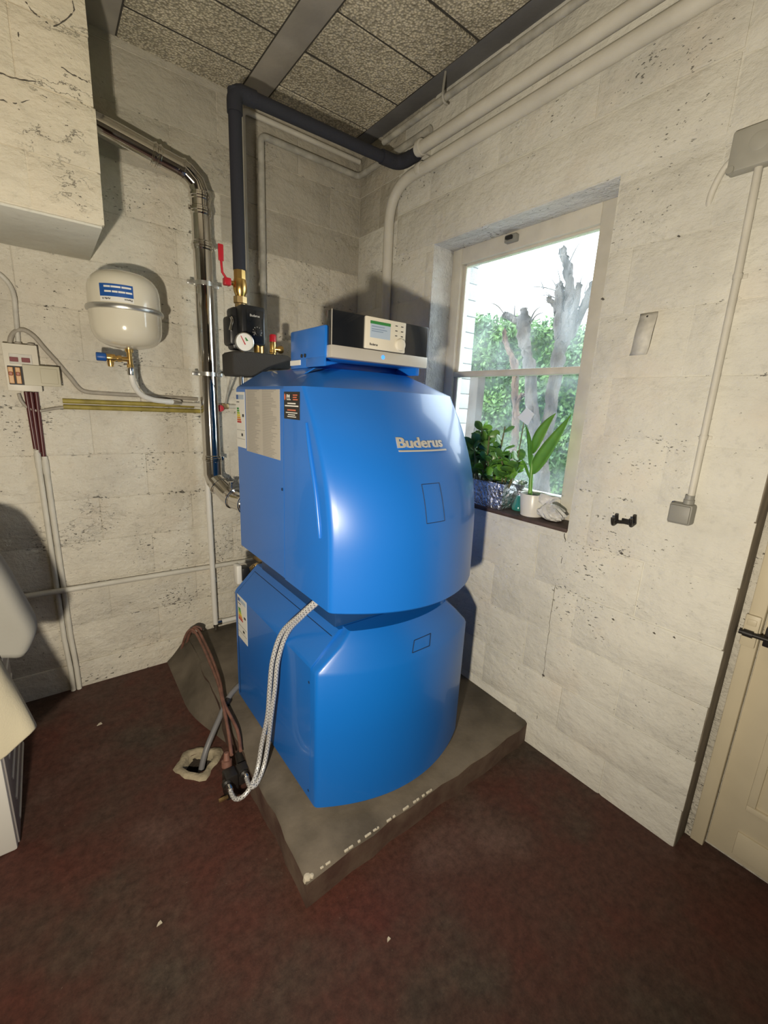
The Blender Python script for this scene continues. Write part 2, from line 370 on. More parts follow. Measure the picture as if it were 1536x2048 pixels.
M['sill'] = mat('dark_brown_sill', (.085, .055, .045), .6, var=.4, vscale=20)
M['foil'] = mat('crumpled_tin_foil', (.74, .75, .78), .22, metal=.95, bump=1., bscale=70, bdist=.012)
M['leaf'] = mat('glossy_green_leaf', (.10, .28, .035), .35, var=1, vscale=14, col2=(.17, .38, .05))
M['jade'] = mat('dark_jade_leaf', (.05, .15, .04), .33, var=1, vscale=30, col2=(.13, .28, .05))
M['stem'] = mat('green_brown_stem', (.13, .12, .05), .6)
M['soil'] = mat('dark_soil', (.03, .022, .015), .95, bump=1., bscale=120)
M['pot'] = mat('white_ceramic', (.74, .72, .65), .3)
M['teal'] = mat('teal_glazed_glass', (.03, .20, .17), .15, coat=.5)
M['bag'] = mat('clear_plastic_bag', (.78, .77, .74), .22, bump=1., bscale=45, bdist=.012, alpha=.85)
M['tagp'] = mat('translucent_tag', (.78, .83, .86), .4)
M['bark'] = mat('lichened_bark', (.11, .092, .08), .9, var=1, vscale=16, col2=(.032, .026, .023), bump=1., bscale=30, bdist=.03, stretch=(1, 1, .35))
M['barkred'] = mat('peeling_red_bark', (.15, .085, .05), .9, var=1, vscale=12, col2=(.05, .032, .027), bump=1., bscale=30, bdist=.03, stretch=(1, 1, .3))
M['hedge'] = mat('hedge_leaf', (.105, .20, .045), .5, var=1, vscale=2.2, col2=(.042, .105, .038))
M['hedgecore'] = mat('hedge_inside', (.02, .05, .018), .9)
M['lawn'] = mat('lawn', (.06, .13, .03), .9, var=.4, vscale=10)
M['oldwood'] = mat('weathered_wood', (.08, .062, .05), .85, var=1, vscale=14, col2=(.042, .033, .028), stretch=(4, 4, .3))
M['door'] = mat('cream_door_paint', (.64, .57, .42), .45, var=.08, vscale=6)
M['plaster'] = wall_paint('rough_white_plaster', (.66, .63, .55), (.40, .38, .33), pit=.58, bump=1.)
M['bare'] = mat('bare_grey_render', (.24, .205, .16), .9, var=.35, vscale=30, bump=.5, bscale=80, stretch=(1, 1, .3))
M['towel'] = mat('cream_cotton', (.52, .475, .35), .9, bump=.4, bscale=240, bdist=.002)
M['sheet'] = mat('shaded_pale_sheet', (.27, .265, .24), .7, bump=.2, bscale=120, bdist=.002)  # pale cloth greyed so that its shade is part of the colour
M['appl'] = mat('white_appliance_enamel', (.70, .69, .65), .4)
M['applgrey'] = mat('grey_side_panel', (.30, .28, .27), .55)
M['lcd'] = mat('lcd_screen', (.42, .52, .66), .3)
M['led'] = mat('blue_led', (.05, .25, .95), .3, emit=1.2)
M['ambergrey'] = mat('smoked_flap', (.42, .385, .27), .35)
M['orange'] = mat('orange_breaker', (.60, .33, .13), .4)
M['rust'] = mat('red_breaker_band', (.30, .06, .02), .4)

# ------------------------------------------------------------------ the setting
XL, YF = -2.3, -2.4           # left wall and the wall behind the viewer
def sm(t): t = max(0., min(1., t)); return t * t * (3 - 2 * t)
# floor: a grid that rises a little towards the back wall, sunk hole for the drain
nx, ny = 170, 190; g = G(); x0, x1, y0, y1 = XL - .1, 1.8, YF - .1, WA + .05
vv = []
for j in range(ny + 1):
    for i in range(nx + 1):
        x = x0 + (x1 - x0) * i / nx; y = y0 + (y1 - y0) * j / ny
        z = .028 * sm((y - 1.75) / .6) * sm((.75 - x) / .25)
        vv.append((x, y, z))
hx, hy = .347, 1.575
ff = []
for j in range(ny):
    for i in range(nx):
        xc = x0 + (x1 - x0) * (i + .5) / nx; yc = y0 + (y1 - y0) * (j + .5) / ny
        if math.hypot(xc - hx, yc - hy) < .062: continue
        a = j * (nx + 1) + i; ff.append((a, a + 1, a + nx + 2, a + nx + 1))
g.add(vv, ff); floor = struct(g.build('floor', M['floor']))
# back wall backing (mortar level) + blocks
wall_back = struct(G().box(XL, WB + .35, WA + .0015, WA + .25, -.1, ZC + .1).build('wall_back', M['jointA']))
cache = {}
def block_mesh(w, h, m, key, d=.003, ch=.009):
    k = (round(w, 2), round(h, 2), key)
    if k in cache: return cache[k]
    w, h = k[0], k[1]; a, b = w / 2 - .002, h / 2 - .002; v = []
    for (iu, dd) in ((0, .03), (0, 0), (ch, -d)):
        for su, sv in ((-1, -1), (1, -1), (1, 1), (-1, 1)):
            v.append((su * (a - iu), dd, sv * (b - iu)))
    f = [(8, 9, 10, 11)] + [(4 + i, 4 + (i + 1) % 4, 8 + (i + 1) % 4, 8 + i) for i in range(4)] + [(i, (i + 1) % 4, 4 + (i + 1) % 4, 4 + i) for i in range(4)]
    gg = G(); gg.add(v, f); cache[k] = gg.mesh('block', 60); cache[k].materials.append(m); return cache[k]
def sub(r, h):
    """rectangle minus hole"""
    if r[1] <= h[0] or r[0] >= h[1] or r[3] <= h[2] or r[2] >= h[3]: return [r]
    out = []
    if r[0] < h[0]: out.append((r[0], h[0], r[2], r[3]))
    if r[1] > h[1]: out.append((h[1], r[1], r[2], r[3]))
    u0, u1 = max(r[0], h[0]), min(r[1], h[1])
    if r[2] < h[2]: out.append((u0, u1, r[2], h[2]))
    if r[3] > h[3]: out.append((u0, u1, h[3], r[3]))
    return out
def blocks(parent, umin, umax, ucorner, holes, place, rows, pick, L=.4, sgn=-1):
    for k, (za, zb) in enumerate(rows):
        c = ucorner + sgn * (.385 if round((za - .15) / .2) % 2 == 0 else .19); edges = [ucorner]
        while (c > umin + .13 if sgn < 0 else c < umax - .13): edges.append(c); c += sgn * L
        edges.append(umin if sgn < 0 else umax)
        for a, b in zip(edges, edges[1:]):
            rs = [(min(a, b), max(a, b), za, zb)]
            for h in holes: rs = [q for r in rs for q in sub(r, h)]
            for u0, u1, v0, v1 in rs:
                if u1 - u0 < .03 or v1 - v0 < .03: continue
                m, key = pick((u0 + u1) / 2, (v0 + v1) / 2)
                o = bpy.data.objects.new('block', block_mesh(u1 - u0, v1 - v0, m, key)); C.objects.link(o); o.parent = parent
                place(o, (u0 + u1) / 2, (v0 + v1) / 2, random.uniform(-.0015, .0012))
ROWS = [(.15 + .2 * k, .35 + .2 * k) for k in range(13)] + [(2.75, 2.80)]
def placeA(o, u, v, d): o.location = (u, WA + d, v); o.rotation_euler = (random.uniform(-.003, .003), random.uniform(-.003, .003), random.uniform(-.0015, .0015))
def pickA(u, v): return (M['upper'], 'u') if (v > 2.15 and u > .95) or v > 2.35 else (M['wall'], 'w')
blocks(wall_back, -.95, WB, WB, [], placeA, ROWS, pickA)
# low painted footing strip along the back wall
struct(G().box(XL, .50, WA - .012, WA + .03, -.02, .155, .006).build('baseboard_back', M['wall']))
# window wall: opening y .845-1.711, z .99-2.17; ends at y .305 where the door recess begins
WY0, WY1, WZ0, WZ1, WT = .845, 1.711, .985, 2.175, .31
g = G(); xa, xb = WB + .0015, WB + WT
for (ya, yb, za, zb) in ((.305, WY0, -.1, ZC + .1), (WY1, WA + .1, -.1, ZC + .1), (WY0, WY1, -.1, WZ0), (WY0, WY1, WZ1, ZC + .1)): g.box(xa, xb, ya, yb, za, zb)
wall_right = struct(g.build('wall_right', M['wallB']))
def placeB(o, u, v, d): o.location = (WB + d, u, v); o.rotation_euler = (random.uniform(-.002, .002), random.uniform(-.002, .002), -math.pi / 2 + random.uniform(-.0012, .0012))
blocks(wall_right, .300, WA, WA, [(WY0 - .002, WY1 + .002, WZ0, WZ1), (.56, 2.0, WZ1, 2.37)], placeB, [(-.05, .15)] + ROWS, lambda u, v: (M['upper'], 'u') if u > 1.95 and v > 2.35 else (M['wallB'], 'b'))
G().box(WB - .003, WB + .02, .563, 1.997, WZ1 + .002, 2.367, .008).build('lintel', M['wallB'], wall_right)
# inner reveal of the window (plastered jamb, soffit) and the white bricks of the outer reveal
g = G(); g.box(WB + .002, WB + .135, WY1 - .004, WY1 + .05, WZ0, WZ1 + .01, .004); g.box(WB + .002, WB + .135, WY0, WY1, WZ1 - .004, WZ1 + .05, .004)
g.build('reveal_lining', M['jamb'], wall_right)
for k in range(16):
    z = .96 + k * .078
    o = G().box(WB + .20, WB + WT + .006, WY1 - .016 - random.uniform(0, .003), WY1 + .06, z, z + .0745, .003).build('brick', M['outbrick'], wall_right)
# door recess beside it
wall_door = struct(G().box(1.675, 1.95, YF, .36, -.1, ZC + .1).build('wall_door', M['plaster']))
G().box(WB + .004, 1.668, .299, .34, -.02, ZC, .004).build('jamb_strip', M['bare'], wall_door)
G().box(1.652, 1.70, .278, .304, -.02, ZC, .006).build('plaster_edge', M['plaster'], wall_door)
trim_1 = struct(G().box(1.645, 1.70, .243, .281, .0, 2.1, .003).build('trim_1', M['door']))
struct(G().box(XL - .2, XL, YF, WA + .2, -.1, ZC + .1).build('wall_left', M['wall']))
struct(G().box(XL, 1.95, YF - .2, YF, -.1, ZC + .1).build('wall_front', M['wall']))
# ceiling: slab, concrete beams along y, hollow blocks between them
ceiling = struct(G().box(XL, 1.95, YF, WA + .2, ZC - .001, ZC + .2).build('ceiling', M['jointfill']))
bx = [-2.13 + .6 * k for k in range(7)]
for k, b in enumerate(bx):
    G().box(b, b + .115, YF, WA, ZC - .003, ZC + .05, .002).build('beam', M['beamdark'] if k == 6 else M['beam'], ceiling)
me = None
for k in range(len(bx) - 1):
    for j in range(17):
        yb = 2.41 - .245 * j
        if me is None:
            gg = G().box(-.2365, .2365, -.1170, .1170, -.03, .03, .003, 1); me = gg.mesh('ceiling_block'); me.materials.append(M['ceilblock'])
        o = bpy.data.objects.new('ceiling_block', me); C.objects.link(o); o.parent = ceiling
        o.location = (bx[k] + .115 + .2425, yb - .1225, ZC + .0255 + random.uniform(-.0025, .0012)); o.rotation_euler = (random.uniform(-.004, .004), random.uniform(-.003, .003), random.uniform(-.007, .007))
# chimney breast hanging in the upper left corner
wall_chimney = struct(G().box(-.75, .228, 1.88, WA + .02, 1.957, ZC + .05, .006).build('wall_chimney', M['chim']))
G().box(-.74, .226, 1.886, WA, 1.950, 1.960, .002).build('underside', M['under'], wall_chimney)
def placeC(o, u, v, d): o.location = (u, 1.879 + d * 1.6, v); o.rotation_euler = (random.uniform(-.012, .012), random.uniform(-.012, .012), random.uniform(-.01, .01))
cr = [(1.96, 2.11), (2.11, 2.29), (2.29, 2.47), (2.47, 2.63), (2.63, 2.80)]
blocks(wall_chimney, -.74, .235, .235, [], placeC, cr, lambda u, v: (M['chim'], 'c'), L=.36)

# ------------------------------------------------------------------ door in the recess
door = struct(G().box(1.662, 1.70, -.62, .240, .015, 2.05, .003).build('door_1', M['door']))
for (ya, yb, za, zb) in ((-.50, .168, .215, .95), (-.50, .168, 1.12, 1.92)):
    g = G()
    for (a, b, c, d) in ((ya, yb, za, za + .022), (ya, yb, zb - .022, zb), (ya, ya + .022, za + .0225, zb - .0225), (yb - .022, yb, za + .0225, zb - .0225)): g.box(1.652, 1.668, a, b, c, d, .003)
    g.build('panel_moulding', M['door'], door)
    G().box(1.657, 1.668, ya + .05, yb - .05, za + .05, zb - .05, .006).build('door_panel', M['door'], door)
G().box(1.655, 1.664, -.60, .17, .036, .126, .003).build('kick_board', M['door'], door)
g = G().box(1.636, 1.646, .247, .285, .755, .858, .004).box(1.634, 1.640, .255, .278, .825, .845, .002)
g.build('bolt_keeper', M['door'], trim_1)
bolt = G().tube([(1.630, .290, .800), (1.630, .03, .806)], .0075, 12).box(1.634, 1.664, .05, .232, .775, .835, .003).lathe([(.011, -.012), (.011, .012)], (1.630, .268, .8005), (0, 1, 0)).build('bolt', M['blackmetal'], door)

# ------------------------------------------------------------------ window
window = struct(G().box(1.700, 1.752, WY0 - .01, WY0 + .075, .985, WZ1 + .02, .004).build('window_1', M['window']))
FZ0, FZ1, FY0, FY1 = .99, 2.188, .860, 1.712
def fr(name, ya, yb, za, zb, xa=1.690, xb=1.742): return G().box(xa, xb, ya, yb, za, zb, .004).build(name, M['window'], window)
fr('stile', .84, .968, FZ0, FZ1); fr('stile', 1.652, FY1, FZ0, FZ1)
fr('top_rail', .968, 1.652, 2.103, FZ1); fr('bottom_rail', .968, 1.652, FZ0, 1.082)
fr('glazing_bar', .968, 1.652, 1.580, 1.608, 1.698, 1.735)
g = G()
for (a, b, c, d) in ((1.632, 1.652, 1.608, 2.098), (1.632, 1.652, 1.082, 1.58), (.968, 1.632, 2.094, 2.104)): g.box(1.708, 1.74, a, b, c, d, .003)
g.build('glazing_bead', M['window'], window)
G().box(1.712, 1.716, .965, 1.64, 1.605, 2.095).build('pane', M['glass'], window)
G().box(1.712, 1.716, .965, 1.64, 1.078, 1.583).build('pane', M['glass'], window)
lt = G().box(1.668, 1.694, 1.325, 1.385, 2.128, 2.156, .004).build('latch', M['greybox'], window)
G().box(1.655, 1.672, 1.34, 1.372, 2.136, 2.15, .003).build('latch_tongue', M['blackmetal'], lt)
sill = G().box(WB - .005, 1.70, WY0 + .001, WY1 - .001, .978, .994, .003).build('window_sill', M['sill'], window)

# ------------------------------------------------------------------ plinth under the boiler
g = G()
def pz(y): return .097 + .040 * (y - .86)
PX0, PY0 = .452, .862
out = [(PX0 + .006, PY0, 1), (WB + .01, PY0 + .03, 1), (WB + .01, WA, 1), (.50, WA, 1), (.472, 1.55, 1)]
n = 14; top = []; bot = []
path = []
for (a, b) in zip(out, out[1:] + out[:1]):
    for k in range(n):
        t = k / n; x = a[0] + (b[0] - a[0]) * t; y = a[1] + (b[1] - a[1]) * t
        w = .004 * math.sin(31 * x + 17 * y) + .003 * math.sin(73 * x - 41 * y)
        path.append((x + (w if x < .6 else 0), y + (w if y < 1 else 0)))
plinth = thing('concrete_plinth', 'low rough concrete plinth on the floor under the blue tank', 'plinth', (.95, 1.5, 0))
cx, cy = 1.0, 1.55
ring = []
for (x, y) in path: ring.append((x, y))
k = len(ring); v = [(x, y, -.02) for x, y in ring] + [(x, y, pz(y) - .008) for x, y in ring] + [(x + (cx - x) * .012, y + (cy - y) * .014, pz(y)) for x, y in ring]
g.add(v, [(i, (i + 1) % k, (i + 1) % k + k, i + k) for i in range(k)]); g.build('side', M['plinthside'], plinth)
g = G(); g.add(v[k:], [(i, (i + 1) % k, (i + 1) % k + k, i + k) for i in range(k)] + [tuple(range(k, 2 * k))]); g.build('top', M['plinth'], plinth, 60)
# smeared mortar ramp between the plinth, the floor and the back wall
g = G(); nu, nv = 16, 8; vv = []
for j in range(nu + 1):
    y = 1.46 + (WA - .012 - 1.46) * j / nu
    for i in range(nv + 1):
        t = i / nv; xr = .505 - .115 * sm((y - 1.46) / .5) * t - .008
        z = .028 * sm((y - 1.75) / .6) * t + (pz(y) - .001) * (1 - t) ** 1.3 - (.012 if t == 1 else 0) + .003 * math.sin(23 * y + 9 * t) * t * (1 - t)
        vv.append((xr, y, z))
g.add(vv, [(j * (nv + 1) + i, j * (nv + 1) + i + 1, (j + 1) * (nv + 1) + i + 1, (j + 1) * (nv + 1) + i) for j in range(nu) for i in range(nv)]); g.build('mortar_ramp', M['plinth'], plinth, 70)
g = G()
for (x, y, r) in ((.463, .872, .013), (.475, .868, .008)): g.lathe([(r * .6, -.02), (r, -.008), (r * .8, .004), (0, .006)], (x, y, pz(y) - .004), n=9)
for k in range(26):
    x = .50 + k * .018 + random.uniform(-.006, .006)
    if random.random() < .75: g.box(x, x + random.uniform(.008, .02), .866 + (x - .45) * .027, .872 + (x - .45) * .027, pz(.86) - .006, pz(.86) + .0015, .001, 1)
o = g.build('chipped_edge', M['whitechip'], plinth); o['kind'] = 'stuff'

# ------------------------------------------------------------------ hot water tank (lower blue casing)
TX0, TX1, TYB = .567, 1.225, 1.722
TC, TH = (TX0 + TX1) / 2, (TX1 - TX0) / 2
def arc(xa, xb, ye, sag, n=26):
    c, h = (xa + xb) / 2, (xb - xa) / 2
    return [(c + h * math.sin(math.pi / 2 * (2 * k / n - 1)) * .0 + h * (2 * k / n - 1), ye - sag * (1 - (2 * k / n - 1) ** 2)) for k in range(n + 1)]
tank = thing('hot_water_tank', 'low blue steel water tank with bowed front standing on the concrete plinth', 'water tank', (TC, 1.37, .12))
def loft(g, rings, close=True, cap0=False, cap1=False):
    n = len(rings[0]); v = [p for r in rings for p in r]; f = []
    for i in range(len(rings) - 1):
        for k in range(n if close else n - 1):
            f.append((i * n + k, i * n + (k + 1) % n, (i + 1) * n + (k + 1) % n, (i + 1) * n + k))
    if cap0: f.append(tuple(range(n))[::-1])
    if cap1: f.append(tuple((len(rings) - 1) * n + k for k in range(n)))
    g.add(v, f)
YS = 1.052                    # joint between the bowed front panel and the side sheets
def front_ring(z, xa, xb, ye, sag, yb, r=.012):
    a = arc(xa, xb, ye, sag); s = (a[1][1] - a[0][1]) / (a[1][0] - a[0][0]); q = []
    for t in (0, .25, .5, .75, 1):
        p0 = Vector((xa, ye + r)); p1 = Vector((xa, ye)); p2 = Vector((xa + r * .8, ye + s * r * .8))
        q.append(p0 * (1 - t) ** 2 + p1 * 2 * t * (1 - t) + p2 * t * t)
    L = [(p.x, p.y) for p in q]; R = [(xa + xb - x, y) for x, y in L][::-1]
    mid = [p for p in a if xa + r < p[0] < xb - r]
    return [(x, y, z) for x, y in [(xa, yb)] + L + mid + R + [(xb, yb)]]
g = G()
rings = [front_ring(.136, TX0 + .004, TX1 - .004, 1.022, .1, YS), front_ring(.142, TX0, TX1, 1.018, .1, YS), front_ring(.40, TX0, TX1, 1.018, .1, YS), front_ring(.622, TX0, TX1, 1.018, .1, YS),
         front_ring(.634, TX0 + .004, TX1 - .004, 1.022, .099, YS), front_ring(.70, TX0 + .075, TX1 - .075, 1.012, .062, YS + .004), front_ring(.738, TX0 + .118, TX1 - .118, 1.022, .045, YS + .008)]
loft(g, rings, cap0=True, cap1=True); g.build('front_panel', M['bluetank'], tank, 30)
prof = [(TX0 + .004, .136), (TX0, .142), (TX0, .632), (TX0 + .006, .643), (TX0 + .098, .735), (TX1 - .098, .735), (TX1 - .006, .643), (TX1, .632), (TX1, .142), (TX1 - .004, .136)]
g = G().prism([(x, YS + .002, z) for x, z in prof], (0, TYB - YS - .002, 0)); side = g.build('side_casing', M['bluetank'], tank, 20)
for s in (0, 1):
    g = G(); m_ = lambda x: x if s == 0 else TX0 + TX1 - x
    g.tube([(m_(.5675), 1.697, .16), (m_(.5675), 1.697, .630), (m_(.575), 1.697, .6425), (m_(.646), 1.697, .7135), (m_(.646), 1.062, .7135)], .0026, 6)
    g.build('groove', M['seam'], side)
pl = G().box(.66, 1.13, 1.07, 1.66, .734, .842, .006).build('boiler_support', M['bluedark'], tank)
for x in (.63, 1.16):
    for y in (1.06, 1.66): G().lathe([(.022, 0), (.022, .008), (.009, .01), (.009, .04)], (x, y, pz(y)), n=16).build('foot', M['blackmetal'], tank)
for z in (.580, .173): G().lathe([(.0045, 0), (.0045, .002)], (TX0 + .001, 1.0635, z), (-1, 0, 0), 10).build('screw', M['seam'], side)
# small pressed flap on the sloping front
fa = [Vector((.895, .968, .674)), Vector((.965, .968, .674)), Vector((.945, .937, .648)), Vector((.875, .937, .648))]
def slope_pt(x, z):            # point on the sloping front facet
    t = (z - .634) / (.70 - .634); c = TC
    y0 = 1.022 - .099 * (1 - ((x - c) / (TH - .004)) ** 2); y1_ = 1.012 - .062 * (1 - ((x - c) / (TH - .075)) ** 2)
    return Vector((x, y0 + (y1_ - y0) * t - .001, z))
g = G(); cs = [slope_pt(.885, .683), slope_pt(.962, .683), slope_pt(.945, .650), slope_pt(.868, .650)]
for a, b in zip(cs, cs[1:] + cs[:1]): g.tube([a, b], .0016, 6)
g.build('flap_outline', M['seam'], tank)
def energy_label(parent, x, y0, y1, z0, z1):
    lab = G().box(x - .0008, x + .001, y1, y0, z0, z1).build('energy_label', M['paper'], parent)
    w, h = y0 - y1, z1 - z0
    def bar(a, b, c, d, m, nm='print'): return G().box(x - .0014, x - .0004, y0 - w * b, y0 - w * a, z1 - h * d, z1 - h * c).build(nm, m, lab)
    bar(.08, .30, .05, .13, M['bluecap']); bar(.30, .92, .05, .13, M['lcd'])
    cols = [(.02, .25, .05), (.10, .35, .06), (.35, .50, .03), (.72, .62, .03), (.70, .36, .03), (.62, .15, .03), (.50, .03, .03)]
    for i, c in enumerate(cols):
        m = bpy.data.materials.get('label_band_%d' % i) or mat('label_band_%d' % i, c, .6)
        bar(.12, .34 + .04 * i, .28 + .04 * i, .312 + .04 * i, m, 'colour_band')
    bar(.70, .88, .39, .44, M['print']); bar(.1, .4, .17, .185, M['print']); bar(.55, .72, .74, .79, M['print']); bar(.06, .94, .68, .684, M['print']); bar(.06, .94, .84, .844, M['print'])
    return lab
energy_label(tank, TX0, 1.697, 1.590, .440, .633)

# ------------------------------------------------------------------ boiler (upper blue casing)
BX0, BX1, BC = .595, 1.195, .895
zk = [.83, .935, 1.08, 1.216, 1.359, 1.465]; yk = [.997, .999, 1.005, 1.034, 1.098, 1.166]; sk = [.115, .115, .112, .103, .085, .068]
def hood_y(x, z): return interp(z, zk, yk) - interp(z, zk, sk) * (1 - ((x - BC) / .3) ** 2)
boiler = thing('boiler', 'large blue floor boiler with bulging front hood stacked on the blue water tank', 'boiler', (BC, 1.35, .84))
YJ = 1.291
g = G(); rings = []
for z in [.828, .834] + [.84 + .625 * k / 17 for k in range(18)]:
    ins = .006 if z < .83 else 0
    rings.append(front_ring(z, BX0 + ins, BX1 - ins, interp(z, zk, yk) + ins, interp(z, zk, sk), YJ, .014))
n = len(rings[0])
def top_ring(xa, xb, yf, sag, z, ze):
    q = []
    for i, p in enumerate(rings[-1]):
        u = (p[0] - BX0) / (BX1 - BX0); x = xa + (xb - xa) * u
        if i in (0, n - 1): q.append((x, YJ, ze)); continue
        y = yf - sag * (1 - (2 * u - 1) ** 2)
        e = min(1, min(u, 1 - u) / .05); y = y + (YJ - .03 - y) * (1 - e) * .6
        q.append((x, y, z))
    return q
rings.append(top_ring(.662, 1.128, 1.225, .035, 1.505, 1.505)); rings.append(top_ring(.70, 1.09, 1.262, .03, 1.528, 1.528))
loft(g, rings, cap0=True, cap1=True); hood = g.build('front_hood', M['blue'], boiler, 24)
prof = [(BX0, .838), (BX0, 1.458), (BX0 + .005, 1.466), (.662, 1.505), (.70, 1.528), (1.09, 1.528), (1.128, 1.505), (BX1 - .005, 1.466), (BX1, 1.458), (BX1, .838)]
casing = G().prism([(x, YJ + .003, z) for x, z in prof], (0, 1.708 - YJ - .003, 0)).build('rear_casing', M['blue'], boiler, 20)
G().prism([(x + (.004 if x < BC else -.004), YJ - .002, z - .002) for x, z in prof], (0, .007, 0)).build('joint', M['seam'], boiler)
# pressed groove on the hood side
gp = [(BX0 - .0005, 1.140, 1.364), (BX0 - .0005, 1.120, 1.294), (BX0 - .0005, 1.082, 1.178), (BX0 - .0005, 1.060, 1.08), (BX0 - .0005, 1.054, 1.045)]
gm = M['bluetank']
G().tube(gp, [.004, .0075, .008, .008, .006], 10, res=6).build('side_rib', M['blue'], hood)
G().lathe([(.005, 0), (.005, .002)], (BX0, 1.3055, 1.142), (-1, 0, 0), 10).build('screw', M['seam'], casing)
# lettering badge and square cover on the bowed front
SL = .12
def on_hood(x0_, z0_, lift):
    def fn(u, v, w):
        x = x0_ + u + v * SL; z = z0_ + v
        return (x, hood_y(x, z) - lift - w, z)
    return fn
bf = on_hood(.8045, 1.3055, .002)
badge = text('badge', 'Buderus', .040, lambda u, v, w: bf(u * 1.40, v, w), M['silver'], hood, bold=.0009, depth=.0022)
g = G()
for k in range(20):
    xa_, xb_ = .808 + .196 * k / 20, .808 + .196 * (k + 1) / 20
    p = [(xa_, hood_y(xa_, 1.2935) - .003, 1.2935), (xb_, hood_y(xb_, 1.2935) - .003, 1.2935), (xb_, hood_y(xb_, 1.298) - .003, 1.298), (xa_, hood_y(xa_, 1.298) - .003, 1.298)]
    g.prism(p, (0, .004, 0))
g.build('badge_line', M['silver'], hood)
g = G(); cs = [(.857, 1.2035), (.928, 1.2035), (.934, 1.092), (.860, 1.092)]
for (a, b) in zip(cs, cs[1:] + cs[:1]):
    g.tube([(a[0] + (b[0] - a[0]) * t, hood_y(a[0] + (b[0] - a[0]) * t, a[1] + (b[1] - a[1]) * t) - .0002, a[1] + (b[1] - a[1]) * t) for t in [k / 8 for k in range(9)]], .0011, 6)
g.build('cover_outline', M['seam'], hood)
# paper labels on the left side
energy_label(casing, BX0, 1.715, 1.622, 1.242, 1.447)
G().box(BX0 - .001, BX0 + .001, 1.318, 1.612, 1.235, 1.456).build('text_sheet', print_mat('grey_small_print', (.50, .47, .42), (.30, .28, .26), (1.327, .139), 190, 1), casing)
st = G().box(BX0 - .0012, BX0 + .001, 1.181, 1.286, 1.369, 1.449, .0004, 1).build('installer_sticker', M['black'], hood)
def stk(a, b, c, d, m): G().box(BX0 - .002, BX0 - .0008, 1.286 - .105 * b, 1.286 - .105 * a, 1.449 - .08 * d, 1.449 - .08 * c).build('print_line', m, st)
M['stred'] = mat('sticker_red', (.62, .16, .09), .6)
for (a, b, c, d, m) in ((.60, .86, .10, .14, 'stred'), (.60, .82, .18, .22, 'stred'), (.60, .88, .26, .30, 'stred'), (.25, .75, .40, .445, 'paper'), (.08, .92, .49, .535, 'paper'), (.24, .76, .64, .69, 'stred'), (.14, .86, .745, .775, 'paper'), (.28, .72, .82, .85, 'paper'), (.24, .78, .89, .92, 'paper'), (.2, .44, .275, .30, 'paper')): stk(a, b, c, d, M[m])
text('sticker_letters', 'PM', .0185, lambda u, v, w: (BX0 - .0022, 1.286 - .020 - u, 1.428 + v), M['paper'], st, bold=.0006)
g = G().add([(BX0 - .0022, 1.286 - .105 * (.09 + .055 * math.sin(t * math.pi * 2) * (1 - .35 * math.cos(t * math.pi * 2))), 1.449 - .08 * (.19 - .12 * math.cos(t * math.pi * 2))) for t in [k / 14 for k in range(14)]], [tuple(range(14))])
gg = G(); gg.add([(BX0 - .0022, 1.286 - .105 * (.09 + .055 * math.sin(t * math.pi * 2)), 1.449 - .08 * (.19 - .12 * math.cos(t * math.pi * 2))) for t in [k / 14 for k in range(14)]], [tuple(range(14))]); gg.build('flame_mark', M['stred'], st)
# control unit on top
box = G().box(.700, 1.088, 1.226, 1.462, 1.556, 1.650, .006).box(.7005, 1.0875, 1.345, 1.461, 1.529, 1.562, .003).box(.7005, .708, 1.228, 1.35, 1.531, 1.562, .003).box(1.070, 1.0875, 1.228, 1.35, 1.531, 1.562, .003).build('control_box', M['blue'], boiler)
G().box(.6985, .7005, 1.385, 1.460, 1.540, 1.556).build('rating_label', M['paper'], box)
for y in (1.375, 1.352): G().lathe([(.006, 0), (.006, .003)], (.7005, y, 1.568), (-1, 0, 0), 12).build('socket', M['black'], box)
ctl = G().box(.708, 1.094, 1.200, 1.234, 1.557, 1.690, .002).build('control_panel', M['blackgloss'], boiler)
G().box(.707, 1.095, 1.1975, 1.232, 1.556, 1.592, .002).build('silver_strip', M['silver'], ctl)
G().box(.7065, .7085, 1.1985, 1.2005, 1.592, 1.6905).build('edge_strip', M['silver'], ctl)
hmi = G().box(.824, .985, 1.190, 1.202, 1.594, 1.6885, .003).build('operating_unit', M['creamplastic'], ctl)
scr = G().box(.840, .919, 1.1888, 1.192, 1.6275, 1.6765).build('screen', M['lcd'], hmi)
# sub-parts sit directly under the panel so nothing goes four levels deep
G().box(.840, .919, 1.1882, 1.190, 1.668, 1.6765).build('screen_header', M['green'], ctl)
M['scrline'] = mat('screen_text', (.20, .28, .42), .4)
for z, w in ((1.660, .05), (1.652, .06), (1.646, .045)): G().box(.845, .845 + w, 1.1882, 1.190, z, z + .0022).build('screen_line', M['scrline'], ctl)
G().lathe([(.0195, 0), (.0195, .004), (.0175, .009), (.012, .011), (0, .0115)], (.961, 1.190, 1.618), (0, -1, 0), 28).build('dial', M['creamplastic'], ctl)
for x in (.944, .968):
    for z in (1.674, 1.659, 1.644): G().box(x - .0045, x + .0045, 1.1893, 1.191, z - .0013, z + .0013).build('button_mark', M['print'], ctl)
text('panel_name', 'Buderus', .0095, lambda u, v, w: (.839 + u, 1.1893, 1.6045 + v), M['print'], ctl, bold=.0003)
G().lathe([(.0065, 0), (.0065, .0012)], (.900, 1.1975, 1.574), (0, -1, 0), 18).build('status_light', M['led'], ctl)

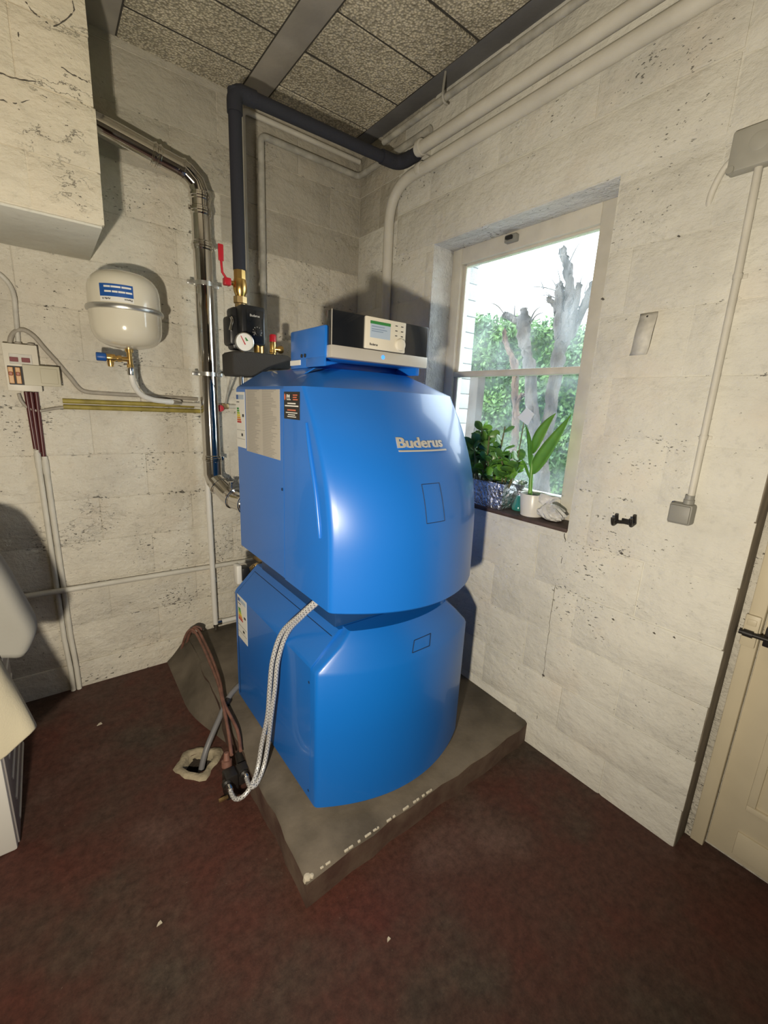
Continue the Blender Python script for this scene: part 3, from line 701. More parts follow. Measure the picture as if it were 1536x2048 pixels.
# ------------------------------------------------------------------ flue
FX, FY = .648, 2.24
flue = thing('flue_pipe', 'polished stainless steel flue pipe rising from behind the boiler into the chimney', 'flue pipe', (FX, FY, 1.0))
G().lathe([(.0395, 1.135), (.0395, 2.26)], (FX, FY, 0), n=40).build('pipe_section', M['steel'], flue)
G().tube([(.190, FY, 2.428), (.580, FY, 2.350)], .0395, 40).build('pipe_section', M['steel'], flue)
dv = (Vector((.580, FY, 2.350)) - Vector((.19, FY, 2.428))).normalized()
G().tube([(.565, FY, 2.353), (.595, FY, 2.345), (.633, FY, 2.315), (FX, FY, 2.275), (FX, FY, 2.22)], .0415, 40, res=1).build('elbow', M['steel'], flue, 12)
G().tube([(FX, FY, 1.14), (FX, FY, 1.052), (.652, 2.228, 1.02), (.690, 2.148, .955), (.712, 2.09, .935), (.735, 2.02, .93)], .0425, 40).build('elbow', M['steel'], flue, 12)
G().tube([(.73, 2.035, .93), (.86, 1.69, .925)], .040, 40).build('pipe_section', M['steel'], flue)
def collar(c, ax, r=.044, w=.012, name='clamp'):
    pr_ = [(r - .004, -w * 1.5), (r, -w * 1.1), (r, -w * .5), (r + .003, -w * .3), (r + .003, w * .3), (r, w * .5), (r, w * 1.1), (r - .004, w * 1.5)]
    return G().lathe(pr_, c, ax, 40).build(name, M['steel'], flue)
for z in (2.268, 2.212, 2.075, 1.128): collar((FX, FY, z), (0, 0, 1))
for t in (.475, .492, .583): collar(Vector((t, FY, 2.350 + (.580 - t) * .2)), dv, .0425, .006)
for (c, ax) in (((.665, 2.205, .995), (.36, -.76, -.55)), ((.703, 2.118, .942), (.4, -.9, -.2)), ((.732, 2.03, .931), (.35, -.94, 0))): collar(c, ax, .046, .009)
G().lathe([(.010, 0), (.010, .028), (.013, .030), (.013, .040), (0, .041)], (.700, 2.13, .985), (0, 0, 1), 16).build('measuring_port', M['chrome'], flue)
for z in (1.920, 1.529):
    b = G().lathe([(.0425, -.009), (.0425, .009)], (FX, FY, z), n=40).box(FX - .072, FX - .04, FY - .004, FY + .006, z - .009, z + .009, .003).box(FX + .04, FX + .066, FY - .004, FY + .006, z - .009, z + .009, .003)
    b.tube([(FX, FY + .04, z), (FX, WA - .004, z)], .005, 8); b.build('wall_bracket', M['zinc'], flue)
for z, s in ((2.215, -1), (2.075, 1), (1.128, 1)): G().box(FX + s * .045 - .008, FX + s * .045 + .010, FY - .012, FY - .002, z - .009, z + .009, .002).build('clamp_lug', M['steel'], flue)

# ------------------------------------------------------------------ pump, valve, safety group behind the boiler
PX, PY = .696, 1.915
dark = thing('insulated_pipe', 'thick dark blue foam insulated pipe running up and along under the ceiling', 'pipe', (PX, PY, 1.93))
G().tube(bend([(PX, PY, 1.925), (PX, PY, 2.535)], .05), .0245, 20).build('sleeve', M['darkpipe'], dark)
G().tube(bend([(PX, PY, 2.46), (PX, PY, 2.532), (PX + .08, PY, 2.534)], .05), .0285, 20).build('elbow', M['darkpipe'], dark)
G().tube([(PX + .05, PY, 2.533), (1.425, PY, 2.545)], .0245, 20).build('sleeve', M['darkpipe'], dark)
G().tube(bend([(1.38, PY, 2.545), (1.492, PY, 2.548), (1.497, 1.80, 2.553)], .06), .0295, 20).build('elbow', M['darkpipe'], dark)
valve = thing('ball_valve', 'brass ball valve with upright red lever under the dark insulated pipe', 'valve', (PX, PY, 1.80))
G().lathe([(.020, 1.888), (.024, 1.892), (.024, 1.93), (.0, 1.931)], (PX, PY, 0), n=8).lathe([(.017, 1.825), (.026, 1.845), (.028, 1.868), (.024, 1.892)], (PX, PY, 0), n=20).build('body', M['brass'], valve)
G().lathe([(.019, 1.80), (.028, 1.802), (.028, 1.826), (.018, 1.83)], (PX, PY, 0), n=8).lathe([(.022, 1.775), (.022, 1.80)], (PX, PY, 0), n=20).build('union_nut', M['brassdull'], valve)
G().tube([(PX - .02, PY, 1.873), (PX - .06, PY, 1.873)], .009, 12).build('spindle', M['brass'], valve)
G().box(PX - .066, PX - .038, PY - .014, PY + .014, 1.860, 1.888, .004).tube([(PX - .054, PY, 1.885), (PX - .070, PY - .002, 1.905), (PX - .073, PY - .002, 1.95)], .005, 8).box(PX - .083, PX - .062, PY - .005, PY + .003, 1.945, 2.005, .003).build('lever', M['red'], valve)
pump = thing('circulation_pump', 'black circulation pump in the pipe between the brass valve and foam shell', 'pump', (.70, PY, 1.63))
G().box(.642, .735, PY - .02, PY + .07, 1.636, 1.752, .012).box(.655, .72, PY - .015, PY + .06, 1.62, 1.785, .012).build('housing', M['black'], pump)
face = G().box(.672, .770, PY - .075, PY + .03, 1.640, 1.788, .007).build('motor_head', M['black'], pump)
G().box(.690, .764, PY - .0775, PY - .07, 1.646, 1.772, .002).build('front_plate', M['blackgloss'], pump)
text('name', 'Buderus', .0125, lambda u, v, w: (.704 + u, PY - .0785, 1.746 + v), M['silver'], pump, bold=.0003)
G().lathe([(.016, 0), (.016, .006), (.011, .008), (.010, .016), (0, .017)], (.7345, PY - .077, 1.690), (0, -1, 0), 24).build('speed_dial', M['black'], pump)
g = G()
for k in range(9):
    a = math.radians(-130 + 32 * k); g.box(.7345 + .0185 * math.sin(a) - .001, .7345 + .0185 * math.sin(a) + .001, PY - .0785, PY - .077, 1.690 + .0185 * math.cos(a) - .002, 1.690 + .0185 * math.cos(a) + .002)
o = g.build('dial_scale', M['silver'], pump); o['kind'] = 'stuff'
G().tube([(.648, PY - .022, 1.742), (.653, PY - .024, 1.73), (.648, PY - .023, 1.71), (.644, PY - .022, 1.69)], [.006, .0075, .006, .008], 10, res=4).build('bleed_screw', M['chrome'], pump)
saf = thing('safety_group', 'black foam shell with pressure gauge and brass fittings behind the boiler', 'safety group', (.76, PY, 1.51))
shell = [(.640, 1.514), (.632, 1.528), (.632, 1.600), (.642, 1.609), (.70, 1.612), (.875, 1.614), (.893, 1.606), (.896, 1.57), (.880, 1.557), (.80, 1.553), (.745, 1.520), (.735, 1.514)]
bm = bmesh.new(); vs_ = [bm.verts.new((x, PY - .065, z)) for x, z in shell]; f = bm.faces.new(vs_); r = bmesh.ops.extrude_face_region(bm, geom=[f])
bmesh.ops.translate(bm, verts=[e for e in r['geom'] if isinstance(e, bmesh.types.BMVert)], vec=(0, .13, 0)); bmesh.ops.bevel(bm, geom=[e for e in bm.edges if abs((e.verts[0].co - e.verts[1].co).y) < .01], offset=.008, segments=3, profile=.5, affect='EDGES')
g = G(); g.addbm(bm); g.build('foam_shell', M['foam'], saf, 50)
gc = Vector((.671, PY - .098, 1.642)); ga = Vector((-.18, -1, -.05)).normalized()
ggauge = G().lathe([(.032, .03), (.036, .0), (.036, -.012), (.0335, -.014), (.0325, -.009), (0, -.009)][::-1], gc, -ga, 36).build('gauge', M['zinc'], saf)
G().lathe([(.0325, 0), (.0325, .0015)], gc + ga * .0095, ga, 36).build('gauge_face', M['paper'], ggauge)
rg = Vector((0, 0, -1)).cross(ga).normalized(); rg = rg if rg.x > 0 else -rg; ug = Vector((0, 0, 1)); ug = (ug - ga * ug.dot(ga)).normalized()
def gz(u, v, d=.0125): return gc + ga * d + rg * u + ug * v
G().prism([gz(-.016, .022), gz(-.014, .023), gz(.004, -.009), gz(.0, -.010)], ga * .001).build('needle', M['red'], ggauge)
G().prism([gz(.001, .016), gz(.004, .018), gz(.014, .006), gz(.006, .004)], ga * .0006).build('green_zone', M['green'], ggauge)
G().tube([gc - ga * .02, gc + Vector((.01, .05, -.045))], .008, 10).build('gauge_stem', M['brass'], saf)
G().lathe([(.020, 1.60), (.020, 1.640), (.021, 1.641), (.021, 1.645), (.020, 1.646), (.020, 1.655), (.0225, 1.656), (.0225, 1.664), (0, 1.665)], (.762, PY - .02, 0), n=30).build('air_vent', M['brass'], saf)
sv = G().lathe([(.012, 1.60), (.012, 1.622), (.016, 1.624), (.016, 1.634), (.013, 1.636), (.0145, 1.655), (.013, 1.668)], (.826, PY - .02, 0), n=16).tube([(.826, PY - .02, 1.638), (.846, PY - .03, 1.638)], .010, 12).lathe([(.006, 0), (.014, .003), (.0165, .014), (.013, .024), (.006, .027)], (.843, PY - .028, 1.638), (1, -.35, 0), 20).build('safety_valve', M['brass'], saf)
G().lathe([(.0145, 1.667), (.0145, 1.694), (.0125, 1.697), (0, 1.697)], (.826, PY - .02, 0), n=12).build('red_cap', M['red'], saf)
G().tube([(.69, PY, 1.52), (.69, PY, 1.46), (.69, PY, 1.20)], .011, 14).build('riser', M['chrome'], saf)

# ------------------------------------------------------------------ pipes and cables on the walls
def pipe(name, label, path, r, m, rad=.05, n=16, cat='pipe', res=0):
    p = bend(path, rad) if rad else path
    return tag(G().tube(p, r, n, res=res).build(name, m), label, cat)
YW = WA - .026
pipe('heating_pipe', 'thin white painted pipe running up beside the dark insulated pipe into the corner', [(.882, WA - .019, .9), (.882, WA - .019, 2.715), (1.535, WA - .019, 2.715)], .0125, M['whitepipe'], .03)
pipe('heating_pipe', 'grey painted pipe bent along the back wall below the thin white pipe', [(.966, YW, .9), (.966, YW, 2.640), (1.527, YW, 2.640), (1.527, 1.75, 2.640)], .0155, M['greypipe'], .03)
p1 = thing('ceiling_pipe', 'thin grey painted pipe along the ceiling beam, held by a hook', 'pipe', (1.49, 1.2, 2.69))
G().tube([(1.488, 2.05, 2.688), (1.488, YF + .1, 2.70)], .014, 14).build('pipe', M['greypipe'], p1)
hk = G().tube([(1.478, 1.62, ZC - .005), (1.470, 1.62, 2.70), (1.478, 1.62, 2.672), (1.50, 1.62, 2.668)], .005, 8, res=5).build('hook', M['greypipe'], p1)
p2 = thing('ceiling_pipe', 'white painted pipe between the ceiling beam and window wall, joined to the dark pipe', 'pipe', (1.50, 1.2, 2.57))
G().tube([(1.498, 1.83, 2.565), (1.498, YF + .1, 2.625)], .0255, 18).build('pipe', M['whitepipe'], p2)
G().lathe([(.026, -.012), (.033, -.010), (.033, .010), (.026, .012)], (1.498, 1.775, 2.568), (0, 1, 0), 20).box(1.50, WB + .01, 1.768, 1.782, 2.555, 2.58, .003).build('pipe_clip', M['whitepipe'], p2)
p3 = thing('vent_pipe', 'wide cream painted pipe bending down the window wall beside the corner', 'pipe', (1.52, 2.02, 1.0))
G().tube(bend([(1.523, 2.024, .14), (1.523, 2.024, 2.492), (1.523, YF + .1, 2.565)], .17, 12), .0255, 20).build('pipe', M['whitepipe'], p3)
G().lathe([(.0262, -.018), (.0285, -.014), (.0285, .014), (.0262, .018)], (1.523, 1.80, 2.4995), (0, 1, 0.02), 20).build('socket', M['whitepipe'], p3)
pipe('low_pipe', 'white painted pipe running level along the foot of the back wall', [(XL + .02, YW - .008, .585), (1.40, YW - .008, .520)], .0125, M['whitepipe'], 0)
pipe('drop_pipe', 'white pipe dropping down the back wall behind the stainless flue', [(.6325, 2.300, 1.62), (.6425, 2.300, .20)], .0135, M['white'], 0)
lp = thing('floor_pipe', 'short white pipe lying along the foot of the back wall beside the tank', 'pipe', (.8, 2.32, .2))
G().tube([(.652, 2.318, .196), (1.35, 2.318, .185)], .013, 14).build('pipe', M['white'], lp)
G().lathe([(.016, -.02), (.016, .02)], (.660, 2.318, .196), (1, 0, 0), 14).lathe([(.009, 0), (.009, .02), (.012, .022), (.012, .034)], (.6425, 2.302, .165), (0, 0, 1), 12).build('fitting', M['chrome'], lp)
for i, (x, z, lab) in enumerate(((-.034, 1.176, 'left one of two white conduits running down from the maroon conduits'), (-.011, 1.148, 'right one of two white conduits running down from the maroon conduits'))):
    t = thing('wall_conduit', lab, 'conduit', (x, WA - .012, .03), 'white conduits below the fuse box')
    G().tube([(x, WA - .013, z), (x + (.004 if i == 0 else .006), WA - .013, .30), (x + .012, WA - .026, .14), (x + .012, WA - .026, .03)], .0105, 14).build('tube', M['whitepipe'], t)
    G().lathe([(.0122, -.03), (.0122, .03)], (x, WA - .013, z - .045), n=14).build('coupling', M['whitepipe'], t)
for x0_, x1_, zt, zb, lab in ((-.042, -.037, 1.41, 1.18, 'left maroon conduit below the fuse box'), (-.027, -.026, 1.41, 1.165, 'middle maroon conduit below the fuse box'), (-.010, -.013, 1.41, 1.148, 'right maroon conduit below the fuse box')):
    pipe('maroon_conduit', lab, [(x0_, WA - .014, zt), (x1_, WA - .014, zb)], .0078, M['maroon'], 0, cat='conduit')
for z, xe, lab in ((1.380, .600, 'upper one of two olive yellow conduits on the back wall'), (1.3555, .640, 'lower one of two olive yellow conduits on the back wall')):
    pipe('yellow_conduit', lab, [(.075, WA - .014, z), (xe, WA - .014, z - .002)], .0098, M['yellow'], 0, cat='conduit')
pipe('wall_conduit', 'cream conduit curving down the back wall into the top of the fuse box', [(-.25, WA - .012, 1.845), (-.10, WA - .012, 1.845), (-.058, WA - .012, 1.825), (-.038, WA - .012, 1.777), (-.040, WA - .012, 1.69), (-.045, WA - .012, 1.585)], .0085, M['pvc'], 0, res=6, cat='conduit')
pipe('grey_cable', 'thick grey cable looping from the fuse box down to the yellow conduits', [(-.072, WA - .018, 1.575), (-.066, WA - .018, 1.610), (-.050, WA - .014, 1.636), (-.023, WA - .014, 1.647), (.008, WA - .012, 1.627), (.037, WA - .012, 1.584), (.077, WA - .012, 1.528), (.112, WA - .012, 1.475), (.138, WA - .012, 1.435), (.165, WA - .012, 1.421), (.234, WA - .012, 1.418), (.372, WA - .012, 1.416), (.62, WA - .012, 1.412)], .0085, M['cable'], 0, res=6, cat='cable')
pipe('grey_cable', 'thin brown grey cable sagging from the fuse box to the lower yellow conduit', [(-.066, WA - .018, 1.402), (-.060, WA - .016, 1.372), (-.040, WA - .014, 1.345), (-.006, WA - .014, 1.336), (.038, WA - .014, 1.346), (.080, WA - .014, 1.354)], .006, M['cable'], 0, res=6, cat='cable')
# little drain valve with red knob behind the flue, with its thin hose
dvv = thing('drain_valve', 'small valve with a dark red knob on the back wall behind the flue', 'valve', (.70, 2.32, 1.38))
G().tube([(.47, 2.335, 1.386), (.82, 2.33, 1.382)], .0105, 12).build('pipe', M['whitepipe'], dvv)
G().lathe([(.006, 0), (.017, .004), (.019, .016), (.015, .026), (0, .028)], (.722, 2.315, 1.372), (-.25, -1, 0), 8).build('knob', M['red'], dvv)
G().box(.730, .765, 2.31, 2.34, 1.368, 1.396, .005).build('body', M['brassdull'], dvv)
pipe('bleed_hose', 'thin pale hose hanging from the foam shell to the red knobbed valve', [(.70, 2.05, 1.54), (.712, 2.12, 1.50), (.735, 2.24, 1.44), (.748, 2.305, 1.398)], .005, M['pvc'], 0, res=6, cat='hose')

# ------------------------------------------------------------------ fuse box
fb = thing('fuse_box', 'old cream fuse box with orange breakers and open flap on the back wall', 'fuse box', (-.043, WA, 1.41))
G().box(-.096, .012, WA - .046, WA + .004, 1.412, 1.590, .003).build('case', M['creamplastic'], fb)
for x in (-.045, -.006): G().lathe([(.012, 1.588), (.012, 1.598)], (x, WA - .02, 0), n=14).build('cable_gland', M['cable'], fb)
cv = WA - .047
G().box(-.078, -.008, cv - .001, cv + .004, 1.514, 1.553, .001, 1).build('label_recess', M['pvc'], fb)
for x in (-.077, -.041): G().box(x, x + .026, cv - .003, cv + .004, 1.523, 1.540, .001, 1).build('red_window', M['redwin'], fb)
G().box(-.088, -.032, cv - .0005, cv + .004, 1.436, 1.507, .001, 1).build('breaker_recess', M['print'], fb)
for x in (-.087, -.065):
    b = G().box(x, x + .016, cv - .010, cv + .004, 1.440, 1.502, .002, 1).build('breaker', M['orange'], fb)
    G().box(x + .001, x + .014, cv - .014, cv - .008, 1.470, 1.484, .002, 1).build('toggle', M['rust'], b)
G().box(-.042, .076, cv - .012, cv - .008, 1.436, 1.514, .001, 1).build('flap', M['ambergrey'], fb)
G().box(.012, .068, cv - .0135, cv - .012, 1.446, 1.504, .001, 1).build('flap_window', M['ambergrey'], fb)

# ------------------------------------------------------------------ expansion vessel with safety valve and hose
VX, VY = .314, 2.165
ves = thing('expansion_vessel', 'cream enamel expansion vessel with steel band hung on the back wall', 'expansion vessel', (VX, VY, 1.60))
prof = [(0, 1.886), (.055, 1.884), (.092, 1.873), (.115, 1.852), (.126, 1.825), (.1285, 1.79), (.1295, 1.745), (.129, 1.70), (.127, 1.67), (.120, 1.645), (.104, 1.624), (.08, 1.611), (.05, 1.603), (.018, 1.600), (0, 1.600)]
P2, _ = catmull([Vector((r, 0, h)) for r, h in prof], [0] * len(prof), 5)
body = G().lathe([(max(p.x, 0), p.z) for p in P2], (VX, VY, 0), n=56).build('body', M['cream'], ves, 60)
G().lathe([(.1295, 1.733), (.137, 1.735), (.1395, 1.743), (.137, 1.751), (.1295, 1.753)], (VX, VY, 0), n=56).build('steel_band', M['zinc'], ves)
G().box(VX - .03, VX + .03, VY + .12, WA + .004, 1.735, 1.75, .003).build('wall_bracket', M['zinc'], ves)
def on_ves(a0, r):
    return lambda u, v, w: (VX + r * math.sin(a0 + u / r), VY - r * math.cos(a0 + u / r), v)
AV = math.atan2(VX, VY)         # direction of the label, towards the middle of the room
def patch(name, a, b, z0, z1, r, m, par):
    g = G(); n_ = 14; f = on_ves(0, r)
    vsA = [f((a + (b - a) * k / n_), z, 0) for k in range(n_ + 1) for z in (z0, z1)]
    g.add(vsA, [(2 * k, 2 * k + 2, 2 * k + 3, 2 * k + 1) for k in range(n_)]); return g.build(name, m, par, 60)
lb = patch('white_label', -.104, .012, 1.757, 1.818, .1300, M['paper'], body)
patch('blue_label', -.104, .012, 1.774, 1.818, .1304, M['bluecap'], body)
for z, segs in ((1.808, ((-.087, -.064), (-.062, -.029), (-.026, .006))), (1.791, ((-.086, -.062), (-.059, -.040), (-.038, -.015), (-.013, .008)))):
    for a, b in segs: patch('printed_line', a, b, z - .0032, z + .0032, .1308, M['paper'], body)
fv = on_ves(0, .1308)
text('printed_name', 'Flamco', .0095, lambda u, v, w: fv(.008 - u, 1.7690 - v, 0), M['print'], body, bold=.0003)
text('printed_name', 'Airfix A', .0095, lambda u, v, w: fv(-.066 - u, 1.7690 - v, 0), M['print'], body, bold=.0003)
tee = G().lathe([(.015, 1.588), (.015, 1.601)], (VX, VY, 0), n=16).lathe([(.010, 1.53), (.010, 1.588)], (VX, VY, 0), n=16).lathe([(.013, 1.528), (.013, 1.54)], (VX, VY, 0), n=8).build('outlet', M['brass'], ves)
svl = G().tube([(VX, VY, 1.559), (VX - .088, VY, 1.561)], .0095, 14).lathe([(.0125, 0), (.0125, .014)], (VX - .030, VY, 1.560), (-1, 0, 0), 8).lathe([(.0135, 0), (.0145, .004), (.0145, .03), (.012, .034)], (VX - .052, VY, 1.5605), (-1, 0, 0), 12).lathe([(.011, 0), (.012, .02), (.010, .03)], (VX - .07, VY, 1.556), (0, 0, -1), 12).build('safety_valve', M['brass'], ves)
G().lathe([(.014, 0), (.0165, .003), (.0165, .032), (.0145, .035), (0, .035)], (VX - .083, VY, 1.5612), (-1, 0, 0), 10).build('blue_cap', M['bluecap'], ves)
hose = thing('flexible_hose', 'white flexible hose curving from the expansion vessel to the pipe', 'hose', (.4, 2.2, 1.4))
hp = [(VX, VY, 1.515), (VX + .002, VY, 1.48), (.328, 2.18, 1.448), (.352, 2.20, 1.420), (.395, 2.225, 1.402), (.45, 2.26, 1.396), (.53, 2.31, 1.392)]
G().tube(hp, .0115, 16, res=6).build('hose', M['white'], hose)
G().lathe([(.0125, 1.497), (.0135, 1.50), (.0135, 1.527), (.0115, 1.529)], (VX, VY, 0), n=10).build('ferrule', M['chrome'], hose)
G().tube([(.49, 2.287, 1.3945), (.53, 2.312, 1.392)], .0138, 12).build('ferrule', M['chrome'], hose)

# ------------------------------------------------------------------ oil lines, hoses and drain beside the plinth
oil = thing('copper_oil_line', 'pair of red brown oil pipes arching from the wall down to black valves', 'oil pipes', (.47, 1.9, .03))
for dx, dz, e in ((0, 0, .0), (.016, .004, .02)):
    G().tube([(.455 + dx * 1.6, 2.325, .03), (.468 + dx * 1.3, 2.30, .13), (.486 + dx, 2.245, .225 + dz), (.505 + dx, 2.20, .245 + dz), (.516 + dx, 2.12, .215), (.512 + dx, 1.98, .195), (.500 + dx * .6, 1.80, .178), (.478 + dx * .3, 1.66, .165), (.448 + dx * 2.6 - e * .4, 1.50, .145), (.425 + dx * 2.2, 1.40, .13)], .0068, 12, res=6).build('copper_pipe', M['copper'], oil)
G().tube([(.495, 2.235, .236), (.52, 2.225, .252), (.545, 2.215, .236), (.52, 2.21, .222), (.50, 2.225, .232)], .006, 10, res=5).build('tie_loop', M['copper'], oil)
G().lathe([(.019, 0), (.019, .022), (.012, .024), (.009, .05)], (.408, 1.405, .085), (0.1, .3, 1), 20).build('round_cap', M['copper'], oil)
ov = thing('oil_shutoff_valve', 'black oil shut-off valve block beside the plinth where the braided hoses end', 'valve', (.405, 1.36, 0))
G().box(.382, .428, 1.335, 1.385, .0, .098, .006).box(.428, .475, 1.335, 1.375, .04, .105, .005).build('body', M['blackmetal'], ov)
G().lathe([(.016, 0), (.018, .004), (.018, .02), (.012, .026), (.012, .035)], (.388, 1.352, .07), (-.1, -1, .15), 8).build('union', M['blackmetal'], ov)
G().lathe([(.016, 0), (.018, .004), (.018, .02), (.012, .026), (.012, .035)], (.448, 1.345, .085), (-.05, -1, .15), 8).build('union', M['blackmetal'], ov)
G().box(.352, .386, 1.325, 1.335, .02, .032, .003).build('handle', M['brassdull'], ov)
G().lathe([(.020, 0), (.020, .05), (.014, .055)], (.462, 1.395, .07), (.2, 1, .1), 14).build('filter_bowl', M['blackmetal'], ov)
for i, (dx, dy, lab, end) in enumerate(((0, 0, 'braided steel oil hose, outer one hanging beside the tank', [(.410, 1.232, .100), (.386, 1.258, .080), (.386, 1.318, .082)]), (.015, -.011, 'braided steel oil hose, inner one against the tank', [(.436, 1.232, .121), (.436, 1.262, .114), (.446, 1.312, .100)]))):
    h = thing('braided_hose', lab, 'hose', (.5, 1.27, .1), 'braided oil hoses')
    k = [(x + dx * f, y + dy * f, z) for x, y, z, f in ((.625, 1.10, .838, .7), (.602, 1.128, .800, .6), (.583, 1.165, .755, .6), (.556, 1.235, .672, 1), (.531, 1.255, .57, 1), (.521, 1.262, .456, 1), (.516, 1.272, .347, .75), (.500, 1.290, .226, 1.2), (.478, 1.275, .150, 1.1), (.446, 1.244, .122, .8))] + end
    G().tube(k, .0078, 14, res=8).build('hose', M['braid'], h)
    a, b = Vector(k[-1]), Vector(k[-2]); dd = (b - a).normalized()
    G().lathe([(.0095, 0), (.0105, .003), (.0105, .020), (.009, .023)], a, dd, 14).build('ferrule', M['chrome'], h)
dr = thing('drain_pipe', 'grey plastic pipe leading from under the tank into the floor hole', 'pipe', (.45, 1.64, .05))
G().tube([(.64, 1.76, .185), (.53, 1.715, .155), (.46, 1.655, .105), (.385, 1.595, .03), (.352, 1.572, -.05)], .0115, 14, res=4).build('pipe', M['drain'], dr)
G().lathe([(.016, -.012), (.016, .012)], (.505, 1.694, .138), (.7, .58, .42), 14).box(.495, .515, 1.685, 1.705, .105, .135, .004).build('clip', M['blackmetal'], dr)
dh = thing('floor_drain', 'ragged pale mortar collar around an open hole in the red floor', 'floor drain', (hx, hy, 0))
g = G(); n_ = 28; vv = []
for (rr, z, wob) in ((.052, -.03, 0), (.052, .004, .003), (.060, .011, .005), (.078, .010, .007), (.088, -.006, .008)):
    for k in range(n_):
        a = 2 * math.pi * k / n_; r_ = rr + wob * (math.sin(3 * a + 1) + .7 * math.sin(7 * a)); q = 1 + .10 * math.cos(4 * a)
        vv.append((hx + r_ * q * math.cos(a), hy + r_ * q * math.sin(a), z))
g.add(vv, [(i * n_ + k, i * n_ + (k + 1) % n_, (i + 1) * n_ + (k + 1) % n_, (i + 1) * n_ + k) for i in range(4) for k in range(n_)]); g.build('mortar_collar', M['mortar'], dh, 60)
g = G(); vv = [(hx + r_ * math.cos(2 * math.pi * k / n_), hy + r_ * math.sin(2 * math.pi * k / n_), z) for (r_, z) in ((.056, -.02), (.054, -.16)) for k in range(n_)]
g.add(vv, [(k, (k + 1) % n_, n_ + (k + 1) % n_, n_ + k) for k in range(n_)] + [tuple(range(n_, 2 * n_))]); g.build('sleeve', M['soil'], dh)
for (x, y, r_, lab) in ((onp[0], onp[1], onp[2], onp[3]) for onp in ((.107, 1.06, .008, 'tiny white paint chip on the floor left of the plinth corner'), (.60, .66, .007, 'tiny pale chip on the red floor in front of the plinth'), (.055, 2.02, .011, 'small pale scrap on the dark floor near the white conduits'))):
    z = .028 * sm((y - 1.75) / .6)
    tag(G().prism([(x - r_, y - r_ * .6, z), (x + r_ * .8, y - r_ * .4, z), (x + r_ * .5, y + r_ * .7, z), (x - r_ * .3, y + r_ * .4, z)], (0, 0, .003)).build('paint_chip', M['whitechip']), lab, 'debris')

# ------------------------------------------------------------------ things on the window wall
jb = thing('junction_box', 'grey painted junction box high on the window wall', 'junction box', (WB, .48, 2.06))
G().box(WB - .035, WB + .003, .40, .537, 2.064, 2.162, .006).build('lid', M['jbox'], jb)
G().lathe([(.010, 0), (.011, .004), (.009, .012)], (WB - .026, .528, 2.071), (-1, 0, 0), 14).build('screw_boss', M['jbox'], jb)
G().lathe([(.022, 0), (.020, .001)], (WB - .035, .475, 2.12), (-1, 0, 0), 24).build('stamped_ring', M['jbox'], jb)
G().lathe([(.013, 0), (.013, .02), (.010, .026)], (WB - .02, .432, 2.066), (0, 0, -1), 14).build('cable_gland', M['jbox'], jb)
cs = thing('wall_conduit', 'straight cream conduit running down the window wall to the grey switch', 'conduit', (WB, .465, 1.2))
G().tube([(WB - .014, .4705, 2.07), (WB - .014, .4655, 1.80), (WB - .014, .4635, 1.19)], .0095, 14).build('tube', M['whitepipe'], cs)
for z in (1.806, 1.373): G().lathe([(.0112, -.006), (.0112, .006)], (WB - .014, .4655 if z > 1.5 else .464, z), n=14).box(WB - .006, WB + .003, .445, .46, z - .006, z + .006, .002).build('clip', M['whitepipe'], cs)
pipe('wall_conduit', 'short curved conduit running from the junction box into the wall', [(WB - .016, .532, 2.104), (WB - .012, .550, 2.088), (WB - .008, .565, 2.058), (WB - .002, .574, 2.03), (WB + .008, .577, 2.005)], .0085, M['whitepipe'], 0, res=5, cat='conduit')
sw = thing('light_switch', 'square grey surface switch on the window wall below the conduit', 'switch', (WB, .475, 1.11))
G().box(WB - .038, WB + .003, .445, .509, 1.108, 1.172, .007).build('case', M['greybox'], sw)
G().box(WB - .043, WB - .036, .449, .505, 1.113, 1.167, .004).build('rocker', M['greybox'], sw)
G().lathe([(.0145, 1.168), (.0145, 1.184), (.0125, 1.186), (.0125, 1.199)], (WB - .015, .466, 0), n=18).build('gland', M['greybox'], sw)
ck = thing('coat_hook', 'small black double coat hook on the window wall', 'hook', (WB, .636, 1.075))
G().box(WB - .006, WB + .003, .618, .655, 1.063, 1.083, .003).tube([(WB - .008, .608, 1.076), (WB - .008, .670, 1.066)], .006, 10).build('plate', M['blackmetal'], ck)
for y, z in ((.610, 1.075), (.668, 1.066)):
    G().tube([(WB - .006, y, z), (WB - .030, y, z - .006), (WB - .042, y - .002, z + .004), (WB - .046, y - .002, z + .020)], [.006, .006, .006, .0065], 10, res=5).build('prong', M['blackmetal'], ck)
    G().tube([(WB - .006, y, z), (WB - .012, y, z + .012), (WB - .018, y, z + .028)], .0055, 10, res=4).build('upper_prong', M['blackmetal'], ck)
note = thing('paper_note', 'curled old paper slip nailed to the wall beside the window', 'note', (WB, .685, 1.617))
g = G(); nn = 12; vv = []
for k in range(nn + 1):
    t = k / nn; z = 1.742 - .126 * t; x = WB - .006 - .022 * math.sin(math.pi * t) ** 1.5 - .010 * t; sh = -.012 * math.sin(math.pi * .9 * t) + .012 * t
    vv += [(x, .708 + sh, z), (x - .003, .649 + sh + .006, z + .0)]
g.add(vv, [(2 * k, 2 * k + 1, 2 * k + 3, 2 * k + 2) for k in range(nn)]); o = g.build('paper', M['oldpaper'], note, 80)
md = o.modifiers.new('thick', 'SOLIDIFY'); md.thickness = .0008
G().lathe([(.0015, -.01), (.0015, .006), (.005, .007), (0, .010)], (WB - .004, .683, 1.730), (-1, 0, 0), 10).build('nail', M['blackmetal'], note)

